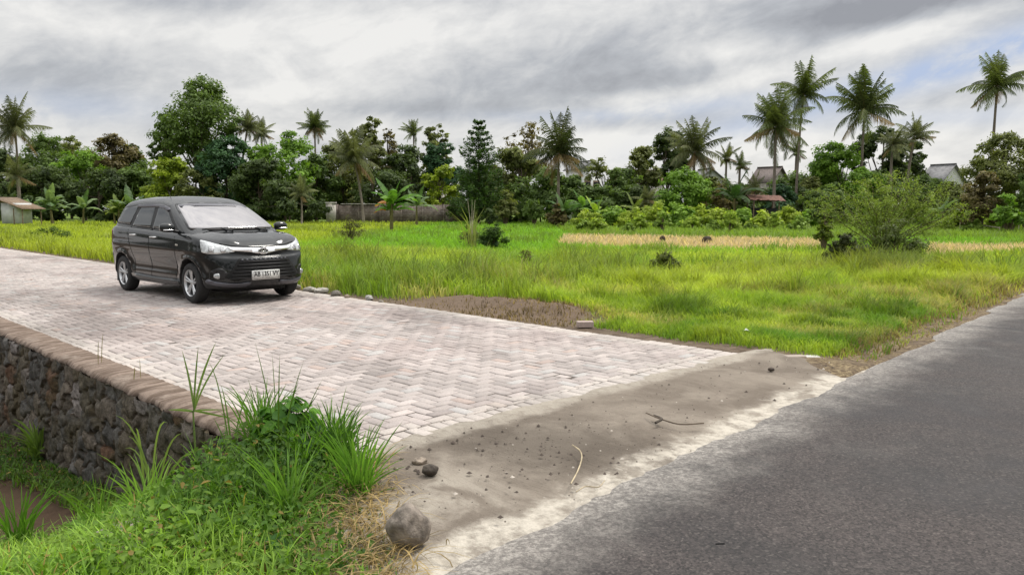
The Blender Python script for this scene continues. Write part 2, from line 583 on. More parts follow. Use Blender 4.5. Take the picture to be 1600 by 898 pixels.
def paved_road():
    rng = np.random.default_rng(4)
    W = .098
    S0, S1 = 3.2, 44.0
    bricks = []          # centre s,t, half-len along s, half along t
    bt = W * 2           # border bands
    t0, t1 = T_IN - .05, T_OUT - bt
    ns = int((S1 - S0) / W) + 2; nt = int(round((t1 - t0) / W))
    t0 = t1 - nt * W
    for i in range(ns):
        for j in range(nt):
            kk = (i - j) % 4
            s, t = S0 + i * W, t0 + j * W
            if kk == 0:
                b = (s + W, t + W / 2, W, W / 2)
            elif kk == 3:
                if j + 1 >= nt:
                    b = (s + W / 2, t + W / 2, W / 2, W / 2)
                else:
                    b = (s + W / 2, t + W, W / 2, W)
            elif kk == 2 and j == 0:
                b = (s + W / 2, t + W / 2, W / 2, W / 2)
            else:
                continue
            lim = s_edge(b[1]) + bt
            if b[0] + b[2] < lim + .02:
                continue
            if b[0] - b[2] < lim:
                hi = b[0] + b[2]
                b = ((hi + lim) / 2, b[1], (hi - lim) / 2, b[3])
            bricks.append(b)
    for i in range(int((S1 - 3.35) / W)):       # band along the far edge, bricks across
        bricks.append((3.40 + .26 + i * W, T_OUT - W, W / 2, W))
    bricks = np.array(bricks)
    # band along the near edge, headers that follow its line
    nb = int((T_OUT - T_IN + .05) / W)
    tb = T_IN - .05 + (np.arange(nb) + .5) * W
    near = np.stack([s_edge(tb) + W, tb, np.full(nb, W), np.full(nb, W / 2)], 1)
    B = np.concatenate([bricks, near])
    n = len(B)
    g = .0045
    c = .007
    hs, ht = B[:, 2] - g, B[:, 3] - g
    rz = rng.normal(0, .008, n); dz = rng.normal(0, .0022, n)
    big = fbm(B[:, 0] * .35, B[:, 1] * .35, 31)
    dz = dz + (big - .5) * .03
    tilts, tiltt = rng.normal(0, .01, n), rng.normal(0, .01, n)
    V = []
    for (u, v, zz) in ((-1, -1, -.02), (1, -1, -.02), (1, 1, -.02), (-1, 1, -.02)):
        V.append((u * hs, v * ht, zz + 0 * hs))
    for (u, v) in ((-1, -1), (1, -1), (1, 1), (-1, 1)):
        V.append((u * (hs - c), v * (ht - c), .0 * hs))
    lower = []
    for (u, v) in ((-1, -1), (1, -1), (1, 1), (-1, 1)):
        lower.append((u * hs, v * ht, -c + 0 * hs))
    V = V[:4] + lower + V[4:]
    A = np.array(V)                        # 12,3,n
    a, b, z = A[:, 0], A[:, 1], A[:, 2]
    z = z + a * tilts + b * tiltt + dz
    s = B[:, 0] + a * np.cos(rz) - b * np.sin(rz)
    t = B[:, 1] + a * np.sin(rz) + b * np.cos(rz)
    X, Y = xy(s, t)
    VV = np.stack([X, Y, z], -1).transpose(1, 0, 2).reshape(-1, 3)
    fc = []
    for k0 in (0, 4):
        for q in range(4):
            fc.append((k0 + q, k0 + (q + 1) % 4, k0 + 4 + (q + 1) % 4, k0 + 4 + q))
    fc.append((8, 9, 10, 11))
    fc = np.array(fc)
    F = (np.arange(n)[:, None, None] * 12 + fc[None]).reshape(-1, 4)
    # colours of single pavers: pale grey, pinkish, a few darker or reddish
    base = np.array([.43, .385, .36]) * (1 + rng.normal(0, .085, (n, 1)))
    pk = fbm(B[:, 0] * .8, B[:, 1] * .8, 40)
    mixp = np.clip((pk - .42) * 3, 0, 1)[:, None]
    base = base * (1 - mixp * .55) + np.array([.45, .36, .335]) * (1 + rng.normal(0, .09, (n, 1))) * mixp * .4
    r = rng.random(n)
    base[r < .03] = np.array([.44, .36, .32])
    base[(r > .04) & (r < .12)] *= .84
    base[(r > .95)] = np.array([.44, .42, .40])
    edge = (B[:, 0] < s_edge(B[:, 1]) + .3) | (B[:, 1] > T_OUT - .25) | (B[:, 1] < T_IN + .12)
    base[edge] = base[edge] * .5 + np.array([.52, .48, .43]) * .5 * (1 + rng.normal(0, .1, (edge.sum(), 1)))
    dirt = fbm(B[:, 0] * .5, B[:, 1] * 1.5, 50)
    base *= (1 - .35 * np.clip((dirt - .5) * 4, 0, 1))[:, None]
    spots = fbm(B[:, 0] * 2.1, B[:, 1] * 2.1, 52)
    base *= (1 - .15 * np.clip((spots - .56) * 6, 0, 1))[:, None]
    for tc in (3.75, 5.15):
        base *= (1 - .10 * np.exp(-((B[:, 1] - tc - .15 * np.sin(B[:, 0] * .2)) / .22) ** 2))[:, None]
    cols = np.repeat(base, 9, axis=0)
    o = mk('paved_road', VV, F, M['brick'], cols=cols)
    o['kind'] = 'structure'
    # bedding under the joints
    tt = np.array([T_IN - .01, T_OUT]); 
    P = [(s_edge(T_IN), T_IN - .01), (S1, T_IN - .01), (S1, T_OUT), (s_edge(T_OUT), T_OUT)]
    V = []
    ss = np.arange(3.2, S1, .5)
    for s_ in ss:
        for t_ in np.linspace(T_IN - .01, T_OUT, 10):
            s2 = max(s_, float(s_edge(t_)))
            x, y = xy(s2, t_)
            V.append((x, y, -.007 + (float(fbm(s2 * .35, t_ * .35, 31)) - .5) * .03))
    o = mk('bedding_sand', V, grid_faces(len(ss), 10)[:, ::-1], M['jointsand'])
    o['kind'] = 'structure'


paved_road()


# ------------------------------------------------------------------ rubble retaining wall
def stone_wall():
    root = empty('stone_wall', (*xy(5, T_CAP), 0))
    inv = np.array(root.location)
    tag(root, 'dark rubble stone retaining wall with brown mortar coping along the paved road', 'wall')
    rng = np.random.default_rng(8)
    s = np.concatenate([np.arange(3.9, 14, .016), np.arange(14, 40, .08)])
    z = np.arange(-1.75, -.03, .016)
    S, Z = np.meshgrid(s, z, indexing='ij')
    # jittered cells
    cw, ch = .23, .17
    best = np.full(S.shape, 9.); second = np.full(S.shape, 9.); idx = np.zeros(S.shape)
    wx = S + .09 * (fbm(S * 5, Z * 5, 3) - .5) * 2
    wz = Z + .09 * (fbm(S * 5, Z * 5, 4) - .5) * 2
    ci, cj = np.floor(wx / cw), np.floor(wz / ch)
    hsh = lambda a, b, k: (np.sin(a * 12.9898 + b * 78.233 + k * 37.719) * 43758.5453) % 1
    for di in (-1, 0, 1):
        for dj in (-1, 0, 1):
            a, b = ci + di, cj + dj
            cx = (a + .15 + .7 * hsh(a, b, 1)) * cw; cz = (b + .15 + .7 * hsh(a, b, 2)) * ch
            asp = .7 + .8 * hsh(a, b, 5)
            d = np.sqrt(((wx - cx) * (1.0 / asp)) ** 2 + ((wz - cz) * asp) ** 2)
            id_ = hsh(a, b, 3)
            m = d < best
            second = np.where(m, best, np.minimum(second, d))
            idx = np.where(m, id_, idx)
            best = np.where(m, d, best)
    gap = second - best
    k = np.clip(gap / .022, 0, 1)
    prot = (.055 + .035 * ((idx * 7.3) % 1)) * k ** .7 + .012 * (1 - k) + .040 * (fbm(S * 9, Z * 9, 12) - .5) + .02 * (fbm(S * 26, Z * 26, 14) - .5)
    prot += k * (((S * 9) % 1 - .5) * 0 + .35 * (best - .06) * (((idx * 13.7) % 1) - .75))
    prot += .03 * (fbm(S * 2, Z * 2, 13) - .5) * 2 - .12 * np.clip((-Z), 0, 2) * -1 * .35
    T = T_CAP + .035 - prot
    X, Y = xy(S, T)
    V = np.stack([X, Y, Z], -1).reshape(-1, 3) - inv
    F = grid_faces(*S.shape)[:, ::-1]
    c0 = np.array([.060, .057, .052]); c1 = np.array([.115, .097, .076]); c2 = np.array([.23, .205, .19]); c3 = np.array([.075, .042, .025])
    I = idx
    col = np.where((I < .42)[..., None], c0 * (1 + ((I * 19) % 1))[..., None], c1 * (.7 + .6 * ((I * 31) % 1))[..., None])
    col = np.where((I > .86)[..., None], c2 * (.6 + .5 * ((I * 57) % 1))[..., None], col)
    col = np.where(((I > .74) & (I < .82))[..., None], c3 * 1.4, col)
    mort = np.array([.085, .064, .048]) * (.6 + .8 * fbm(S * 5, Z * 5, 66))[..., None]
    col = col * k[..., None] + mort * (1 - k[..., None])
    moss = np.clip((fbm(S * 3, Z * 3, 60) - .48) * 5, 0, 1)[..., None] * .65
    col = col * (1 - moss) + np.array([.075, .06, .03]) * moss
    col *= (.75 + .5 * fbm(S * 30, Z * 30, 61, 2))[..., None]
    cf = col[:-1, :-1].reshape(-1, 3)
    mk('stone_face', V, F, M['stone'], root, cols=cf, smooth=True)
    # coping: brown brick-on-edge capping, worn
    s = np.arange(4.62, 40, .03)
    prof = [(T_CAP + .10, -.075), (T_CAP + .0, -.07), (T_CAP - .01, -.04), (T_CAP + .02, -.005), (T_CAP + .12, .008), (T_IN - .08, .010), (T_IN - .06, -.01), (T_IN - .06, -.06)]
    V = []
    for si in s:
        for a, (t_, z_) in enumerate(prof):
            w = (float(vn(si * 9.5, a * .7, 70)) - .5) * .03 + (float(vn(si * 30, a, 71)) - .5) * .012
            ridge = .003 * math.sin(si / .105 * 2 * math.pi) if 2 <= a <= 5 else 0
            x, y = xy(si, t_ + (w * 1.3 if a in (1, 2, 3) else 0))
            V.append((x - inv[0], y - inv[1], z_ + (w * .5 + ridge if a > 1 and a < 6 else 0)))
    F = grid_faces(len(s), len(prof))
    V = np.array(V)
    endc = np.array([[0, 1, 2, 3, 4, 5, 6, 7]])
    mk('coping', V, [F, endc], M['coping'], root, smooth=False)
    return root


stone_wall()


# ------------------------------------------------------------------ the car
M['paint'] = simple('black_car_paint', (.008, .010, .011), .45, var=.0, scale=3, spec=.1, Coat_Weight=1.0, Coat_Roughness=.05, Coat_IOR=1.5)
M['black'] = simple('black_trim', (.012, .012, .013), .5, scale=30)
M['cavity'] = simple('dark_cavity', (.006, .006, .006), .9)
M['glass'] = simple('tinted_glass', (.03, .036, .038), .03, spec=1.0)
M['windscreen'] = simple('windscreen_glass', (.17, .15, .155), .05, spec=1.0, Coat_Weight=1.0, Coat_Roughness=.02, Coat_IOR=2.2)
M['chrome'] = simple('chrome', (.78, .78, .78), .12, 1.0)
M['alloy'] = simple('alloy_silver', (.60, .61, .62), .3, .75)
M['lamp'] = simple('headlamp_lens', (.55, .57, .57), .12, .35, var=.35, scale=18, Coat_Weight=1.0)
M['lampdark'] = simple('lamp_reflector', (.5, .5, .5), .15, .8, var=.3, scale=40)
M['rubber'] = simple('tyre_rubber', (.018, .018, .018), .8, var=.2, scale=60, bstr=.3)
M['greytrim'] = simple('grey_trim', (.10, .10, .115), .3, .3)
M['platewhite'] = simple('plate_white', (.72, .72, .69), .5, var=.06, scale=30)
M['ink'] = simple('plate_ink', (.02, .02, .02), .5)
M['redlens'] = simple('red_lens', (.25, .01, .01), .15)
M['amber'] = simple('clear_lens', (.55, .52, .45), .2)


def catmull(P, k):
    """interpolate rows of P (n,...) with k steps between"""
    P = np.asarray(P, float); n = len(P)
    Q = np.concatenate([[2 * P[0] - P[1]], P, [2 * P[-1] - P[-2]]])
    out = []
    for i in range(n - 1):
        p0, p1, p2, p3 = Q[i], Q[i + 1], Q[i + 2], Q[i + 3]
        for u in np.linspace(0, 1, k, endpoint=False):
            out.append(.5 * (2 * p1 + (p2 - p0) * u + (2 * p0 - 5 * p1 + 4 * p2 - p3) * u * u + (3 * p1 - p0 - 3 * p2 + p3) * u ** 3))
    out.append(P[-1])
    return np.array(out)


FD = np.array([(0, 0), (.015, .30), (.055, .58), (.12, .78), (.22, .90), (.36, .965), (.55, 1.0)])
RD = np.array([(.42, 1.0), (.25, .975), (.13, .91), (.06, .78), (.02, .5), (0, 0)])


def ring(xf, xr, w, fs=1.0, rs=1.0, nmid=7):
    pts = [(xf - d * fs, w * q) for d, q in FD]
    a, b = pts[-1][0], xr + RD[0][0] * rs
    for i in range(1, nmid + 1):
        pts.append((a + (b - a) * i / (nmid + 1), w))
    pts += [(xr + d * rs, w * q) for d, q in RD]
    return np.array(pts)


def belt(x):
    return np.interp(x, [-3.4, -2.6, -1.4, -.3, 0, .3, .5, .65, .8], [1.14, 1.13, 1.09, 1.06, 1.045, 1.01, .95, .89, .85])


def car_body_mesh():
    """lower body + greenhouse as closed shells of stacked plan curves"""
    # lower: (z or None->belt offset), xf, xr, w
    lo = [(.25, .60, -3.30, .70, None), (.235, .65, -3.33, .755, None), (.285, .725, -3.37, .785, None), (.37, .765, -3.40, .80, None),
          (.48, .775, -3.41, .80, None), (.60, .765, -3.405, .815, None), (.70, .745, -3.385, .83, None), (.78, .71, -3.375, .835, .0),
          (None, .69, -3.37, .828, -.10), (None, .655, -3.36, .81, -.035), (None, .60, -3.34, .78, .0), (None, .56, -3.28, .70, .022),
          (None, .50, -3.1, .52, .036), (None, .44, -2.9, .28, .044), (None, .42, -2.8, .0, .046)]
    rows = []
    for zc, xf, xr, w, off in lo:
        r = ring(xf, xr, w)
        if zc is None:
            z = belt(r[:, 0]) + off
            z = np.maximum(z, .70) if off < 0 else z
        elif zc == .78:
            z = np.minimum(.78 + .0 * r[:, 0], belt(r[:, 0]) - .16); z = np.maximum(z, .66) + np.clip(r[:, 0] * -.015, 0, .04)
        else:
            z = np.full(len(r), zc)
            if zc < .3:
                z = z + .06 * np.clip((-r[:, 0] - 2.9) / .4, 0, 1)
        rows.append(np.column_stack([r, z]))
    R = catmull(np.array(rows), 4)
    R = catmull(R.transpose(1, 0, 2), 7).transpose(1, 0, 2)
    # flared arches, waist crease and a hollow along the doors
    for ax in (0.0, -2.655):
        d = np.hypot(R[..., 0] - ax, R[..., 2] - .31)
        fl = np.exp(-((d - .385) / .045) ** 2) * (R[..., 2] > .2)
        R[..., 1] += .020 * fl * np.clip(R[..., 1] / .7, 0, 1)
    mid = np.clip((R[..., 1] - .6) * 8, 0, 1) * (R[..., 0] < -.45) * (R[..., 0] > -2.3)
    R[..., 1] -= .014 * mid * np.exp(-((R[..., 2] - .55) / .10) ** 2)
    R[..., 1] += .010 * np.clip((R[..., 1] - .6) * 8, 0, 1) * np.exp(-((R[..., 2] - (.80 + .03 * -R[..., 0] / 3)) / .03) ** 2)
    # bonnet ridges
    hood = (R[..., 0] > -.1) * (R[..., 2] > belt(R[..., 0]) - .001)
    R[..., 2] += .016 * hood * np.exp(-((R[..., 1] - (.42 + .10 * (.6 - R[..., 0]))) / .09) ** 2)

    gh = [(.94, .10, -3.31, .76), (1.04, .06, -3.325, .775), (1.10, -.02, -3.315, .765), (1.24, -.27, -3.265, .735), (1.38, -.53, -3.185, .700),
          (1.48, -.73, -3.115, .670), (1.545, -.88, -3.06, .640), (1.585, -.99, -3.03, .605), (1.622, -1.12, -2.95, .54), (1.650, -1.32, -2.80, .42),
          (1.668, -1.55, -2.6, .22), (1.672, -1.7, -2.5, .0)]
    rows = []
    for z, xf, xr, w in gh:
        fs = .62 if z < 1.6 else .5
        r = ring(xf, xr, w, fs, .75)
        zz = np.full(len(r), z)
        top = np.clip((z - 1.2) / .4, 0, 1)
        zz -= top * .05 * np.clip((-r[:, 0] - 2.2) / 1.0, 0, 1)
        zz -= top * .03 * np.clip((r[:, 0] + 1.6) / .7, 0, 1)
        rows.append(np.column_stack([r, zz]))
    Q = catmull(np.array(rows), 4)
    Q = catmull(Q.transpose(1, 0, 2), 7).transpose(1, 0, 2)
    return R, Q


def shell(R, close_floor=True):
    n, m = R.shape[:2]
    Rm = R.copy(); Rm[..., 1] *= -1
    V = np.concatenate([R.reshape(-1, 3), Rm.reshape(-1, 3)])
    F1 = grid_faces(n, m)
    F2 = grid_faces(n, m)[:, ::-1] + n * m
    fl = []
    for j in range(m - 1):
        fl.append((j, j + 1, n * m + j + 1, n * m + j))
    return V, np.concatenate([F1, F2, np.array(fl)])


def bool_cut(obj, cutters):
    for c in cutters:
        md = obj.modifiers.new('cut', 'BOOLEAN')
        md.operation = 'DIFFERENCE'; md.solver = 'EXACT'; md.object = c
    bpy.context.view_layer.update()
    dg = bpy.context.evaluated_depsgraph_get()
    me = bpy.data.meshes.new_from_object(obj.evaluated_get(dg))
    obj.modifiers.clear()
    old = obj.data
    obj.data = me
    for c in cutters:
        bpy.data.objects.remove(c)
    return obj


def lathe(profile, n=40, axis='y'):
    """profile of (radius, along) turned about the axis"""
    P = np.array(profile, float)
    a = np.linspace(0, 2 * math.pi, n, endpoint=False)
    A, R_ = np.meshgrid(a, P[:, 0], indexing='ij')
    _, L = np.meshgrid(a, P[:, 1], indexing='ij')
    if axis == 'y':
        V = np.stack([R_ * np.cos(A), L, R_ * np.sin(A)], -1)
    elif axis == 'x':
        V = np.stack([L, R_ * np.cos(A), R_ * np.sin(A)], -1)
    else:
        V = np.stack([R_ * np.cos(A), R_ * np.sin(A), L], -1)
    m = len(P)
    F = []
    for i in range(n):
        for j in range(m - 1):
            F.append((i * m + j, ((i + 1) % n) * m + j, ((i + 1) % n) * m + j + 1, i * m + j + 1))
    return V.reshape(-1, 3), np.array(F)


def merge(parts):
    Vs, Fq, Ft, o = [], [], [], 0
    for V, F in parts:
        V = np.asarray(V, float); F = np.asarray(F)
        (Fq if F.shape[1] == 4 else Ft).append(F + o)
        Vs.append(V); o += len(V)
    out = []
    if Fq: out.append(np.concatenate(Fq))
    if Ft: out.append(np.concatenate(Ft))
    return np.concatenate(Vs), out


def boxm(x0, x1, y0, y1, z0, z1):
    V = np.array([(x, y, z) for x in (x0, x1) for y in (y0, y1) for z in (z0, z1)], float)
    F = np.array([(0, 1, 3, 2), (4, 6, 7, 5), (0, 4, 5, 1), (2, 3, 7, 6), (0, 2, 6, 4), (1, 5, 7, 3)])
    return V, F


def tube(path, radii, n=8, cap=True):
    P = np.array(path, float); r = np.broadcast_to(np.asarray(radii, float), (len(P),))
    tan = np.gradient(P, axis=0)
    tan /= np.linalg.norm(tan, axis=1)[:, None] + 1e-9
    V = []
    ref = np.array((0, 0, 1.)) if abs(tan[0][2]) < .9 else np.array((1., 0, 0))
    for p, t_, rr in zip(P, tan, r):
        u = np.cross(t_, ref); u /= np.linalg.norm(u) + 1e-9
        v = np.cross(t_, u)
        for k_ in range(n):
            a = 2 * math.pi * k_ / n
            V.append(p + rr * (math.cos(a) * u + math.sin(a) * v))
    F = []
    for i in range(len(P) - 1):
        for k_ in range(n):
            F.append((i * n + k_, i * n + (k_ + 1) % n, (i + 1) * n + (k_ + 1) % n, (i + 1) * n + k_))
    return np.array(V), np.array(F)


def smooth_poly(pts, k=4, closed=True, keep=()):
    P = [np.array(p, float) for p in pts]
    if not closed:
        return [tuple(p) for p in catmull(P, k)]
    out = []
    n = len(P)
    for i in range(n):
        p0, p1, p2, p3 = P[i - 1], P[i], P[(i + 1) % n], P[(i + 2) % n]
        for u in np.linspace(0, 1, k, endpoint=False):
            out.append(tuple(.5 * (2 * p1 + (p2 - p0) * u + (2 * p0 - 5 * p1 + 4 * p2 - p3) * u * u + (3 * p1 - p0 - 3 * p2 + p3) * u ** 3)))
    return out


def round_poly(pts, r=.03, k=4):
    """polygon with rounded corners"""
    P = [np.array(p, float) for p in pts]; out = []
    n = len(P)
    for i in range(n):
        a, b, c = P[i - 1], P[i], P[(i + 1) % n]
        ra = min(r, np.linalg.norm(a - b) * .45); rc = min(r, np.linalg.norm(c - b) * .45)
        p = b + (a - b) / np.linalg.norm(a - b) * ra; q = b + (c - b) / np.linalg.norm(c - b) * rc
        for u in np.linspace(0, 1, k):
            out.append(tuple((1 - u) ** 2 * p + 2 * u * (1 - u) * b + u * u * q))
    return out


def make_car():
    yaw = math.radians(-43.6)
    root = empty('parked_car', (0, 0, 0), 0)
    tag(root, 'black people carrier with silver alloy wheels parked on the block paved road', 'car')
    R, Q = car_body_mesh()
    V1, F1 = shell(R); V2, F2 = shell(Q)
    low = mk('body', V1, F1, [M['paint'], M['cavity']], smooth=True)
    cab = mk('cabin_tmp', V2, F2, M['paint'], smooth=True)
    import bmesh
    for o in (low, cab):
        bm = bmesh.new(); bm.from_mesh(o.data)
        bmesh.ops.remove_doubles(bm, verts=bm.verts, dist=.0006)
        bmesh.ops.dissolve_degenerate(bm, edges=bm.edges, dist=1e-5)
        bmesh.ops.recalc_face_normals(bm, faces=bm.faces)
        bm.to_mesh(o.data); bm.free()
    cut = []
    for ax in (0., -2.655):
        for sg in (-1, 1):
            Vc, Fc = lathe([(0.0001, .50 * sg), (.365, .50 * sg), (.365, 1.1 * sg), (.0001, 1.1 * sg)], 48)
            Vc = Vc + np.array((ax, 0, .325))
            c = mk('cutter', Vc, Fc)
            bm = bmesh.new(); bm.from_mesh(c.data)
            bmesh.ops.remove_doubles(bm, verts=bm.verts, dist=.001)
            bmesh.ops.recalc_face_normals(bm, faces=bm.faces)
            bm.to_mesh(c.data); bm.free()
            cut.append(c)
    bool_cut(low, cut)
    me = low.data
    for p in me.polygons:
        c = p.center
        for ax in (0., -2.655):
            rr = math.hypot(c.x - ax, c.z - .325)
            n_ = p.normal
            inner = abs(abs(c.y) - .50) < .004 and rr < .37 and abs(n_.y) > .9
            if (rr < .367 and abs(n_.y) < .25 and abs(c.y) > .49 and rr > .35) or inner:
                p.material_index = 1
        if c.z < .25 and abs(p.normal.z) > .8:
            p.material_index = 1
    # join the cabin shell into the body mesh
    bm = bmesh.new(); bm.from_mesh(low.data)
    bm.from_mesh(cab.data)
    bm.to_mesh(low.data); bm.free()
    bpy.data.objects.remove(cab)
    low.data.polygons.foreach_set('use_smooth', np.ones(len(low.data.polygons), bool))
    low.parent = root
    me = low.data
    bv = BVHTree.FromPolygons([v.co.copy() for v in me.vertices], [tuple(p.vertices) for p in me.polygons])

    def proj(name, outline, direction, origin=(0, 0, 0), off=.004, mat='black', parent=None, step=.03, mirror=False, sink=.02, plane=None):
        """plate of the given outline laid on the body; outline in (a,b) of the view along `direction`"""
        d = Vector(direction).normalized()
        up = Vector((0, 0, 1)); u = up.cross(d).normalized()
        if mirror is None: pass
        pts = [Vector(p) for p in outline]
        nb = len(pts)
        xs = [p[0] for p in pts]; ys = [p[1] for p in pts]
        # inner points
        inner = []
        x = min(xs)
        from mathutils.geometry import intersect_point_tri_2d

        def inside(q):
            c = False
            for i in range(nb):
                a, b = pts[i], pts[i - 1]
                if (a[1] > q[1]) != (b[1] > q[1]) and q[0] < (b[0] - a[0]) * (q[1] - a[1]) / (b[1] - a[1]) + a[0]:
                    c = not c
            return c
        while x < max(xs):
            y = min(ys)
            while y < max(ys):
                if inside((x, y)):
                    inner.append(Vector((x, y)))
                y += step
            x += step
        allp = [Vector((p[0], p[1])) for p in pts] + inner
        vco, _, faces, *_r = delaunay_2d_cdt(allp, [], [list(range(nb))], 1, 1e-5)
        O = Vector(origin)
        P3 = []
        for v in vco:
            st_ = O + u * v[0] + Vector((0, 0, v[1])) - d * 4
            hit, nrm, _i, _d = bv.ray_cast(st_, d)
            if hit is None:
                P3.append(None)
            else:
                if nrm.dot(d) > 0: nrm = -nrm
                P3.append((hit, nrm))
        good = [p for p in P3 if p]
        if not good:
            print('PROJ MISS', name); return None
        V = []; V2 = []
        for v, p in zip(vco, P3):
            if p is None:
                # nearest hit keeps the outline
                base = O + u * v[0] + Vector((0, 0, v[1])) - d * 4
                q = min(good, key=lambda g: ((g[0] - base) - d * (g[0] - base).dot(d)).length)
                p = (base + d * (q[0] - base).dot(d), q[1])
            V.append(p[0] - d * off); V2.append(p[0] + d * sink)
        if mirror:
            V = [Vector((a.x, -a.y, a.z)) for a in V]; V2 = [Vector((a.x, -a.y, a.z)) for a in V2]
        n = len(V)
        F = [tuple(f) for f in faces]
        edge = {}
        for f in F:
            for i in range(len(f)):
                a, b = f[i], f[(i + 1) % len(f)]
                edge[(a, b)] = edge.get((a, b), 0) + 1
        W = [(a, b, b + n, a + n) for (a, b) in edge if (b, a) not in edge]
        tris = [f for f in F if len(f) == 3]; 
        o = mk(name, [tuple(v) for v in V + V2], [np.array(tris), np.array(W)], M[mat] if isinstance(mat, str) else mat, parent or root)
        bm = bmesh.new(); bm.from_mesh(o.data)
        bmesh.ops.recalc_face_normals(bm, faces=bm.faces)
        # outward: front faces against d
        bm.to_mesh(o.data); bm.free()
        o.data.polygons.foreach_set('use_smooth', np.array([len(p.vertices) == 3 for p in o.data.polygons]))
        return o
    # side view: direction +y for the right (near) side; u = up x d = (-1,0,0): a = -x
    NS = (0, 1, 0)

    def side(name, outl, mat, off=.004, step=.05, parents=None, **kw):
        o2 = []
        for mir in (False, True):
            o2.append(proj(name, [(-x, z) for x, z in outl], NS, off=off, mat=mat, step=step, mirror=mir, parent=parents[int(mir)] if parents else None, **kw))
        return o2
    dlo = round_poly([(-.46, 1.115), (-1.02, 1.50), (-1.5, 1.535), (-2.3, 1.53), (-2.84, 1.485), (-3.10, 1.235), (-3.02, 1.19), (-2.0, 1.125), (-.50, 1.085)], .05, 4)
    bands = side('window_surround', dlo, 'black', .003)
    side('front_window', round_poly([(-.62, 1.135), (-1.08, 1.475), (-1.40, 1.505), (-1.44, 1.12), (-.66, 1.115)], .03), 'glass', .006)
    side('rear_window', round_poly([(-1.53, 1.125), (-1.50, 1.505), (-2.10, 1.51), (-2.30, 1.155)], .03), 'glass', .006)
    side('quarter_window', round_poly([(-2.42, 1.17), (-2.22, 1.505), (-2.80, 1.465), (-3.03, 1.245), (-2.97, 1.21)], .035), 'glass', .006)
    visor = side('rain_visor', smooth_poly([(-.98, 1.46), (-1.25, 1.515), (-1.55, 1.53), (-2.2, 1.525), (-2.2, 1.475), (-1.5, 1.48), (-1.15, 1.45), (-.98, 1.41)], 3), 'greytrim', .018, .03)

    def strip(pts, w):
        P = np.array(pts, float); t_ = np.gradient(P, axis=0); t_ /= np.linalg.norm(t_, axis=1)[:, None]
        nn = np.stack([-t_[:, 1], t_[:, 0]], 1)
        return [tuple(p) for p in np.concatenate([P + nn * w / 2, (P - nn * w / 2)[::-1]])]
    fdoor = side('front_door', strip(catmull([(-.50, 1.08), (-.47, .8), (-.50, .5), (-.56, .33)], 4), .010), 'cavity', .0025, .2)
    rdoor = side('rear_door', strip(catmull([(-1.47, 1.12), (-1.46, .8), (-1.47, .5), (-1.49, .33)], 4), .010), 'cavity', .0025, .2)
    side('rear_door_seam', strip(catmull([(-2.36, 1.14), (-2.33, .95), (-2.20, .70), (-2.16, .5), (-2.18, .33)], 4), .010), 'cavity', .0025, .2)
    side('sill_skirt', smooth_poly([(-.42, .33), (-.42, .235), (-1.3, .225), (-2.25, .235), (-2.25, .34), (-1.3, .325)], 3), 'paint', .028, .06)
    for nm_, x0, prn in (('door_handle', -1.28, fdoor), ('door_handle', -2.12, rdoor)):
        for mir in (0, 1):
            sg = 1 if mir else -1
            zz = .985 + (.02 if x0 < -2 else 0)
            path = [(x0 + .09, sg * .815, zz), (x0 + .075, sg * .853, zz), (x0, sg * .862, zz + .002), (x0 - .075, sg * .853, zz), (x0 - .09, sg * .815, zz)]
            a = tube(catmull(path, 3), .0135, 8)
            rec = lathe([(.0001, sg * .842), (.045, sg * .842), (.04, sg * .80)], 16)
            o = mk(nm_, a[0], a[1], M['chrome'], prn[mir], smooth=True)
    # side repeater lamp
    side('indicator', round_poly([(-.36, .87), (-.44, .875), (-.44, .90), (-.36, .895)], .01), 'amber', .008, .03)
    # front view: d = -x ; u = up x d = (0,-1,0)... a = -y
    FR = (-1, 0, 0)

    def front(name, outl, mat, off=.004, step=.05, parent=None, sink=.03, sym=False, **kw):
        pts = [(-y, z) for y, z in outl]
        return proj(name, pts, FR, off=off, mat=mat, step=step, parent=parent, sink=sink, **kw)
    sym = lambda half: half + [(-y, z) for y, z in half[::-1] if y > 1e-6]
    # windscreen
    ws = round_poly(sym([(.0, 1.120), (.40, 1.120), (.69, 1.135), (.665, 1.22), (.60, 1.42), (.555, 1.515), (.30, 1.540), (0, 1.545)]), .035)
    frame = front('windscreen_frame', round_poly(sym([(.0, 1.100), (.42, 1.10), (.715, 1.115), (.69, 1.22), (.625, 1.43), (.575, 1.532), (.30, 1.556), (0, 1.561)]), .04), 'black', .003, .06)
    wsc = front('windscreen', ws, 'windscreen', .009, .05)
    front('sun_strip', round_poly(sym([(0, 1.49), (.3, 1.487), (.565, 1.465), (.548, 1.514), (.30, 1.537), (0, 1.542)]), .02), 'greytrim', .012, .05, wsc)
    # lower black grille opening
    gr = front('lower_grille', round_poly(sym([(0, .355), (.48, .36), (.60, .42), (.40, .70), (.0, .715)]), .02), 'cavity', .006, .06)
    for zz in (.40, .45, .50, .55, .60, .65):
        wy = .56 - (zz - .38) * .62
        front('grille_slat', strip([(-wy, zz), (-wy / 2, zz + .003), (0, zz + .004), (wy / 2, zz + .003), (wy, zz)], .012), 'black', .016, .3, gr)
    for yy in np.arange(-.42, .43, .07):
        front('grille_bar', strip([(yy, .668), (yy * 1.0, .690)], .035), 'greytrim', .010, .3, gr) if abs(yy) < .36 else None
    # upper slot + chrome bar
    front('upper_grille', round_poly(sym([(0, .735), (.25, .745), (.50, .78), (.50, .815), (.2, .79), (0, .78)]), .01), 'cavity', .005, .05)
    cb = front('chrome_bar', round_poly(sym([(0, .752), (.10, .765), (.2, .79), (.46, .815), (.52, .875), (.30, .862), (0, .850)]), .015), 'chrome', .02, .04)
